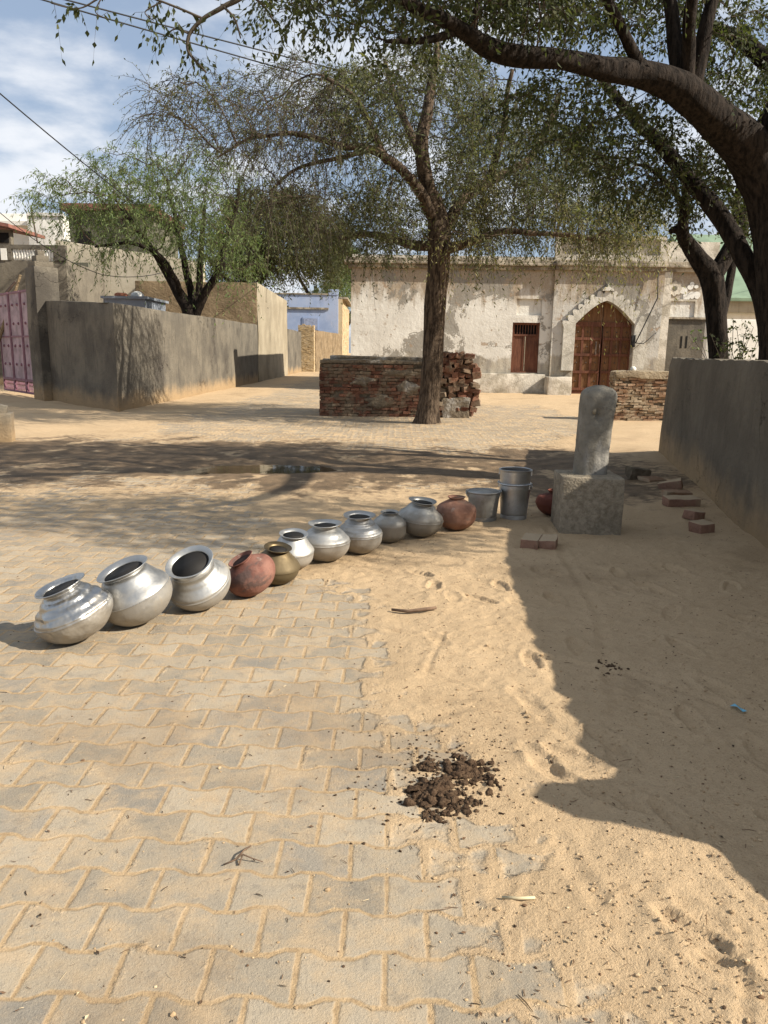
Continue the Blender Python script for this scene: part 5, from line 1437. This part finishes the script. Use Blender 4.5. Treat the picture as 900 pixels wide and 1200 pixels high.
# the big tree in the middle of the square
D0 = 16.6
bp = G(500, 497)
mid = [[(500, 499, D0, 27), (503, 470, D0, 25), (507, 420, D0, 24), (510, 360, D0, 24), (514, 310, D0, 25), (515, 275, D0, 27), (512, 250, D0, 21), (503, 225, D0 - .1, 18), (497, 200, D0 - .2, 16), (494, 165, D0 - .3, 14), (501, 130, D0 - .2, 12), (505, 100, D0, 10), (512, 60, D0, 7), (510, 20, D0 + .3, 5)],
       [(513, 262, D0, 15), (490, 222, D0 - .4, 12), (462, 192, D0 - 1.0, 10), (430, 172, D0 - 1.4, 8.5), (400, 170, D0 - 1.6, 7), (365, 160, D0 - 1.8, 6), (330, 158, D0 - 2.0, 4.5), (290, 165, D0 - 2.1, 3), (255, 185, D0 - 2.1, 2)],
       [(430, 174, D0 - 1.4, 6), (395, 185, D0 - 1.6, 5), (350, 198, D0 - 1.8, 3.5), (315, 225, D0 - 1.9, 2)],
       [(515, 285, D0, 15), (540, 238, D0 + .3, 12), (575, 212, D0 + .6, 10), (615, 190, D0 + .8, 8), (640, 150, D0 + .9, 7), (655, 110, D0 + 1, 5)],
       [(513, 290, D0, 13), (470, 284, D0 + .6, 9), (430, 275, D0 + 1.2, 7), (395, 280, D0 + 1.6, 6), (370, 270, D0 + 1.8, 4)],
       [(516, 295, D0, 14), (545, 284, D0 - .5, 10), (590, 272, D0 - .9, 7), (650, 275, D0 - 1.1, 5), (700, 280, D0 - 1.2, 4)],
       [(455, 190, D0 - 1.0, 9), (430, 140, D0 - 1.2, 7), (410, 110, D0 - 1.3, 5), (375, 90, D0 - 1.4, 3)],
       [(500, 200, D0, 11), (465, 120, D0 + .8, 7), (450, 70, D0 + 1.2, 4)],
       [(575, 205, D0 + .6, 9), (590, 140, D0, 6), (600, 80, D0 - .3, 4)]]
blobs = [(500, 110, D0, 110, 70, 2.6, 520), (600, 190, D0 + .4, 120, 70, 2.4, 560), (470, 240, D0, 80, 50, 2.2, 330), (560, 268, D0 - .3, 85, 30, 2.0, 260), (430, 285, D0 + .8, 50, 28, 1.6, 170),
         (705, 255, D0 - .6, 75, 36, 1.8, 240), (260, 140, D0 - 1.9, 75, 52, 1.6, 300), (330, 130, D0 - 1.7, 80, 60, 1.8, 340), (340, 220, D0 - 1.6, 60, 40, 1.5, 170), (400, 130, D0 - 1.0, 60, 60, 1.8, 220)]
bare = lambda o: toscreen(o)[0] < 405
def full(o):
    u, v = toscreen(o)
    if u < 385 or v > 288: return False
    return not (o[1] < D0 + .3 and 90 < v < 300 and abs(u - float(np.interp(v, [100, 165, 225, 260, 310], [505, 494, 503, 513, 513]))) < 24)
pale = lambda o: (524 < toscreen(o)[0] < 575 and toscreen(o)[1] > 195) and toscreen(o)[1] < 278 or (toscreen(o)[0] > 640 and 225 < toscreen(o)[1] < 285)
tree('acacia_tree', 'large spreading acacia with furrowed trunk in the middle of the square', 'tree', (bp.x, bp.y, 0), mid, blobs, MAT_BARK,
     [dict(mul=2.6, per=10, L=.6, droop=.7, ll=.095, lw=.027, mat=MAT_L_CENT, where=full, tr=.004, spread=.6),
      dict(mul=1.6, per=12, L=.75, droop=1.3, ll=.085, lw=.022, mat=MAT_L_PALE, where=pale, tr=.004, spread=.5, hang=.7, name='hanging_foliage'),
      dict(mul=2.4, per=7, L=.7, droop=.6, ll=.065, lw=.02, mat=MAT_L_CENT, where=bare, tr=.006, spread=.6, name='bare_twigs')],
     .20, 3.2, .24, (0, 0, -.05), .0042, 3, k=22)

# bright green feathery acacia behind the left wall
D1 = 27.0; gb = P(222, 372, D1)
gl = [[(226, 440, D1, 20), (224, 372, D1, 18), (212, 348, D1, 13), (196, 320, D1, 10), (184, 300, D1 - .3, 8), (165, 275, D1 - .6, 6), (140, 240, D1 - 1, 4)],
      [(226, 372, D1, 12), (224, 340, D1 + .3, 9), (214, 300, D1 + .3, 7), (205, 250, D1 + .2, 5), (195, 210, D1, 3)],
      [(228, 370, D1, 13), (242, 340, D1 - .2, 10), (258, 315, D1 - .3, 8), (262, 290, D1, 6), (275, 250, D1, 5), (280, 215, D1, 3)],
      [(227, 372, D1, 9), (234, 330, D1 + .5, 8), (236, 290, D1 + .6, 6), (240, 240, D1 + .6, 4)],
      [(212, 348, D1, 8), (205, 325, D1 - .6, 6), (185, 298, D1 - 1, 5), (150, 285, D1 - 1.3, 4), (110, 290, D1 - 1.6, 2)]]
gbl = [(185, 222, D1, 95, 58, 2.4, 420), (100, 222, D1 - 1, 62, 34, 1.5, 230), (235, 235, D1, 60, 68, 2.2, 300), (170, 275, D1 - 1, 80, 22, 1.8, 110), (270, 290, D1 + .5, 40, 45, 1.6, 150), (75, 235, D1 - 1.2, 36, 22, .9, 110)]
tree('feathery_acacia', 'bright green feathery acacia with several stems behind the left wall', 'tree', (gb.x, gb.y, 0), gl, gbl, MAT_BARKD,
     [dict(mul=1.75, per=12, L=.9, droop=.9, ll=.16, lw=.034, mat=MAT_L_GREEN, tr=.005, spread=.6, hang=.55)], .30, 5, .34, (0, 0, -.03), .006, 5, k=10, root=False)

# dull trees beyond the buildings
def back_tree(label, u, v0, d, blobs_, seed, mat=MAT_L_BACK, mul=2.2, name='roadside_tree'):
    g = P(u, v0, d); top = min(b_[1] for b_ in blobs_)
    ls = [[(u, 440, d, 12), (u + 2, v0, d, 10), (u - 5, (v0 + top) / 2 + 10, d, 8), (u - 12, top + 12, d, 4)], [(u + 2, v0, d, 8), (u + 25, (v0 + top) / 2 + 10, d + .5, 6), (u + 40, top + 20, d + 1, 3)], [(u + 2, v0, d, 8), (u - 30, (v0 + top) / 2 + 15, d - .5, 5), (u - 50, top + 30, d - 1, 3)]]
    tree(name, label, 'tree', (g.x, g.y, 0), ls, blobs_, MAT_BARKD, [dict(mul=mul * 3, per=10, L=1.1, droop=.8, ll=.24, lw=.085, mat=mat, tr=.008, spread=.8)], .6, 8, .62, (0, 0, 0), .010, seed, 'trees beyond the buildings', k=8, root=False)
back_tree('dense dull olive tree rising over the mud building beside the lane', 290, 345, 50, [(318, 268, 50, 66, 54, 4, 900), (370, 286, 51, 42, 36, 3.5, 460), (285, 300, 50, 40, 30, 3, 220)], 8)
back_tree('paler slender tree behind the blue house at the lane end', 398, 390, 80, [(398, 330, 80, 20, 45, 4, 200), (404, 290, 80, 16, 30, 4, 90)], 9, MAT_L_GREEN, 2.6)

# the two trees behind the low wall on the right
D2 = 8.6
b1 = P(884, 420, D2)
r1 = [[(914, 560, D2, 58), (913, 420, D2, 44), (910, 340, D2, 42), (905, 260, D2, 44), (893, 205, D2, 54), (870, 168, D2 - .1, 48), (838, 138, D2 - .3, 38), (803, 108, D2 - .5, 36), (788, 100, D2 - .55, 34), (748, 86, D2 - .7, 27), (712, 82, D2 - .9, 24), (662, 70, D2 - 1.1, 20), (608, 66, D2 - 1.3, 22), (572, 56, D2 - 1.4, 21), (532, 30, D2 - 1.7, 15), (480, 5, D2 - 2.0, 12), (420, -25, D2 - 2.3, 13), (340, -50, D2 - 2.6, 9), (260, -60, D2 - 2.9, 6)],
      [(892, 200, D2, 34), (905, 150, D2 + .2, 34), (930, 90, D2 + .3, 28), (950, 0, D2 + .3, 20), (940, -110, D2, 12)],
      [(802, 112, D2 - .5, 20), (792, 60, D2 - .4, 16), (786, 0, D2 - .3, 14), (775, -90, D2 - .2, 11)],
      [(806, 108, D2 - .5, 18), (806, 60, D2 - .6, 15), (810, 0, D2 - .8, 13), (830, -90, D2 - 1, 10)],
      [(812, 112, D2 - .5, 18), (822, 60, D2 - .5, 16), (832, 10, D2 - .5, 13), (860, -70, D2 - .4, 10)],
      [(755, 92, D2 - .7, 16), (740, 60, D2 - .8, 13), (722, 22, D2 - .9, 11), (690, -40, D2 - 1, 7)],
      [(908, 420, D2, 28), (894, 350, D2 + .2, 24), (874, 305, D2 + .3, 22), (852, 264, D2 + .5, 20), (830, 236, D2 + .7, 19), (802, 206, D2 + .9, 17), (770, 165, D2 + 1.2, 15), (735, 130, D2 + 1.5, 11), (700, 90, D2 + 1.8, 8)],
      [(900, 70, D2 + .6, 20), (860, 45, D2 + .9, 16), (830, 30, D2 + 1.1, 12), (760, -10, D2 + 1.3, 7)],
      [(905, 150, D2 + .2, 26), (985, 110, D2 - 1.2, 22), (1080, 30, D2 - 2.4, 18), (1060, -80, D2 - 3.2, 13), (960, -180, D2 - 3.4, 8)],  # limb added out of view to carry the shade-casting foliage
      [(570, 58, D2 - 1.4, 12), (555, 30, D2 - 1.3, 8), (565, -20, D2 - 1.2, 5)],
      [(530, 38, D2 - 1.7, 10), (495, 48, D2 - 1.8, 7), (450, 48, D2 - 2, 4)]]
rb = [(700, 10, D2 + .3, 170, 40, 1.0, 330), (870, 60, D2 + .6, 80, 80, 1.0, 200), (560, -5, D2 - .9, 130, 44, 1.0, 300), (420, 0, D2 - 1.9, 120, 38, .9, 250), (640, 140, D2 + .6, 90, 45, .8, 120), (770, 185, D2 + .8, 80, 46, .8, 110), (885, 230, D2 + .8, 45, 60, .6, 70),
      (700, -120, D2 - .4, 240, 70, 1.6, 170), (480, -110, D2 - 1.6, 180, 60, 1.4, 110)]
rb_world = [((3.6, 5.2, 4.6), (1.5, .9, .7), 420), ((5.6, 5.0, 4.6), (1.2, .9, .8), 240), ((1.6, 5.6, 5.0), (1.0, .8, .6), 160), ((4.6, 4.4, 4.2), (1.6, .6, .5), 220)]  # unseen foliage added beyond the view to dapple the pots and paving
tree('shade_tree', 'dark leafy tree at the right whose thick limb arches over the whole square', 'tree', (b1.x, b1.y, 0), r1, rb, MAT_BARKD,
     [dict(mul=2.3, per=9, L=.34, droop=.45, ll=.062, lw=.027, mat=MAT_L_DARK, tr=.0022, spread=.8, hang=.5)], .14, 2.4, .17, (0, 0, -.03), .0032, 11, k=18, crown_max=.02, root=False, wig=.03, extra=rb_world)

# twigs of the overhanging limb hanging into the top left of the view
D3 = 5.7
hb = [[(300, -60, D3, 9), (288, -10, D3, 6), (262, 8, D3, 5), (238, 22, D3, 4.5), (222, 40, D3, 4), (220, 58, D3, 3.5), (228, 70, D3, 3), (242, 85, D3, 2)],
      [(238, 22, D3, 3), (215, 12, D3, 2.5), (190, 2, D3, 2.2), (160, -8, D3, 2)], [(262, 8, D3, 3), (275, 22, D3 - .1, 2.2), (282, 45, D3 - .1, 1.5)], [(288, -10, D3, 3), (310, 8, D3 + .1, 2.5), (322, 28, D3 + .1, 1.5)], [(222, 40, D3, 2), (205, 34, D3, 1.6), (192, 44, D3, 1)],
      [(160, -20, D3 - .1, 3), (120, -4, D3 - .1, 2.2), (92, 10, D3 - .1, 1.4), (60, 4, D3 - .1, .9)], [(120, -4, D3 - .1, 1.6), (112, 14, D3 - .1, 1.1), (126, 22, D3 - .1, .8)], [(190, 2, D3, 1.8), (170, 14, D3, 1.2), (180, 24, D3, .8)]]
nt_ = [o for o in COL.objects if o.name == 'shade_tree'][0]
rs = np.random.default_rng(50); b = MB(); O, Dd = [], []
for l in hb:
    ln = limb(l, 6); add_limb(b, ln, 7, .12, 3)
    for (p, r), (q, _) in zip(ln[2:-1], ln[3:]):
        if r < .02: O.append(p); Dd.append((q - p).normalized())
b.build('hanging_branch', MAT_TWIG, nt_, smooth=True)
ix = rs.choice(len(O), 62); leaves('hanging_leaves', np.array(O)[ix], np.array(Dd)[ix] * .5, 5, .16, .7, .052, .026, MAT_L_DARK, nt_, rs, .0016, .8, .15, .9)

D4 = 10.2; b2 = P(850, 420, D4)
r2 = [[(845, 480, D4, 25), (842, 415, D4, 22), (839, 370, D4, 22), (834, 328, D4, 25), (820, 305, D4, 20), (808, 288, D4, 17), (800, 274, D4 - .1, 14), (802, 245, D4 - .2, 10), (806, 200, D4 - .2, 6)],
      [(836, 322, D4, 19), (852, 296, D4 + .1, 17), (868, 270, D4 + .2, 18), (885, 235, D4 + .3, 15), (900, 190, D4 + .4, 11)],
      [(846, 372, D4 + .2, 10), (857, 320, D4 + .4, 9), (862, 280, D4 + .5, 10), (866, 220, D4 + .6, 7)],
      [(800, 276, D4 - .1, 10), (788, 268, D4 - .1, 8), (782, 272, D4 - .1, 5)], [(802, 250, D4 - .2, 8), (780, 215, D4 - .1, 5), (755, 190, D4, 4)]]
rb2 = [(815, 215, D4, 62, 45, .9, 190), (745, 185, D4 - .3, 75, 46, .9, 170), (880, 150, D4, 60, 70, .9, 130), (680, 165, D4 - .3, 60, 42, .9, 110)]
tree('forked_tree', 'forked dark trunk with lopped left limb between the house and the low wall', 'tree', (b2.x, b2.y, 0), r2, rb2, MAT_BARKD,
     [dict(mul=2.2, per=9, L=.38, droop=.5, ll=.068, lw=.028, mat=MAT_L_DARK, tr=.003, spread=.8, hang=.5)], .17, 2.6, .21, (0, 0, -.03), .0036, 13, k=16, crown_max=.025, root=False)

# weeds behind the top of the wall
for (u, v, d, n, lab, sd_) in ((868, 405, 9.6, 16, 'leafy weed sprouting behind the wall at the foot of the dark trunk', 3), (818, 419, 10.6, 8, 'small tuft of weed behind the far end of the low wall', 4)):
    g = P(u, v, d); t = thing('weed_plant', lab, 'weed', (g.x, g.y, 0), 'weeds behind the right wall'); rs = np.random.default_rng(sd_); b = MB(); O, Dd = [], []
    for k in range(n):
        x = max(g.x + rs.normal(0, .22), WALLX(g.y) + .42); y = g.y + rs.normal(0, .12); hh = g.z + rs.uniform(-.1, .32); p0 = Vector((x, y, 0)); p1 = Vector((x + rs.normal(0, .05), y, hh * .6)); p2 = Vector((x + rs.normal(0, .14), y + rs.normal(0, .08), hh))
        ln = smooth_line([(p0, .007), (p1, .005), (p2, .003)], 5); b.tube([p for p, r in ln], [r for p, r in ln], 5)
        for p, r in ln[5:]: O.append(p); Dd.append(Vector((0, 0, .5)))
    b.build('stems', MAT_TWIG, t, smooth=True); leaves('foliage', np.array(O), np.array(Dd), 5, .14, .5, .055, .03, MAT_L_GREEN if sd_ == 4 else MAT_L_DARK, t, rs, .0015, .8, .2, .3)

# ------------------------------------------------------------------ overhead cables
def cable(label, pts, r, sag=.0):
    P3 = [P(*p) for p in pts]; ln = []
    for a, c in zip(P3[:-1], P3[1:]):
        for k in range(24):
            t_ = k / 24; q = a.lerp(c, t_); q.z -= sag * 4 * t_ * (1 - t_); ln.append(q)
    ln.append(P3[-1]); b = MB(); b.tube(ln, r, 5)
    tag(b.build('power_cable', MAT_BLACK, smooth=True), label, 'cable', 'overhead cables')
cable('upper of the two near parallel cables crossing the sky at the top left', [(-120, -52, 12), (1080, 235, 34)], .013, .25)
cable('lower of the two near parallel cables crossing the sky at the top left', [(-120, -50, 12.2), (1080, 262, 34)], .013, .35)
cable('cable sloping from the left edge down to the mud building', [(-60, 58, 17), (303, 337, 36.8)], .016, .35)
cable('thin sagging cable hanging in front of the buff house', [(-30, 222, 26), (120, 322, 29), (236, 300, 32.5)], .014, .35)

# ------------------------------------------------------------------ render settings
vs = scene.view_settings
vs.view_transform = 'Standard'; vs.look = 'None'; vs.exposure = 0.80; vs.gamma = 1.0; vs.use_curve_mapping = False
scene.cycles.max_bounces = 8; scene.cycles.diffuse_bounces = 3; scene.cycles.glossy_bounces = 3; scene.cycles.transmission_bounces = 4
scene.cycles.caustics_reflective = False; scene.cycles.caustics_refractive = False
scene.cycles.use_denoising = True
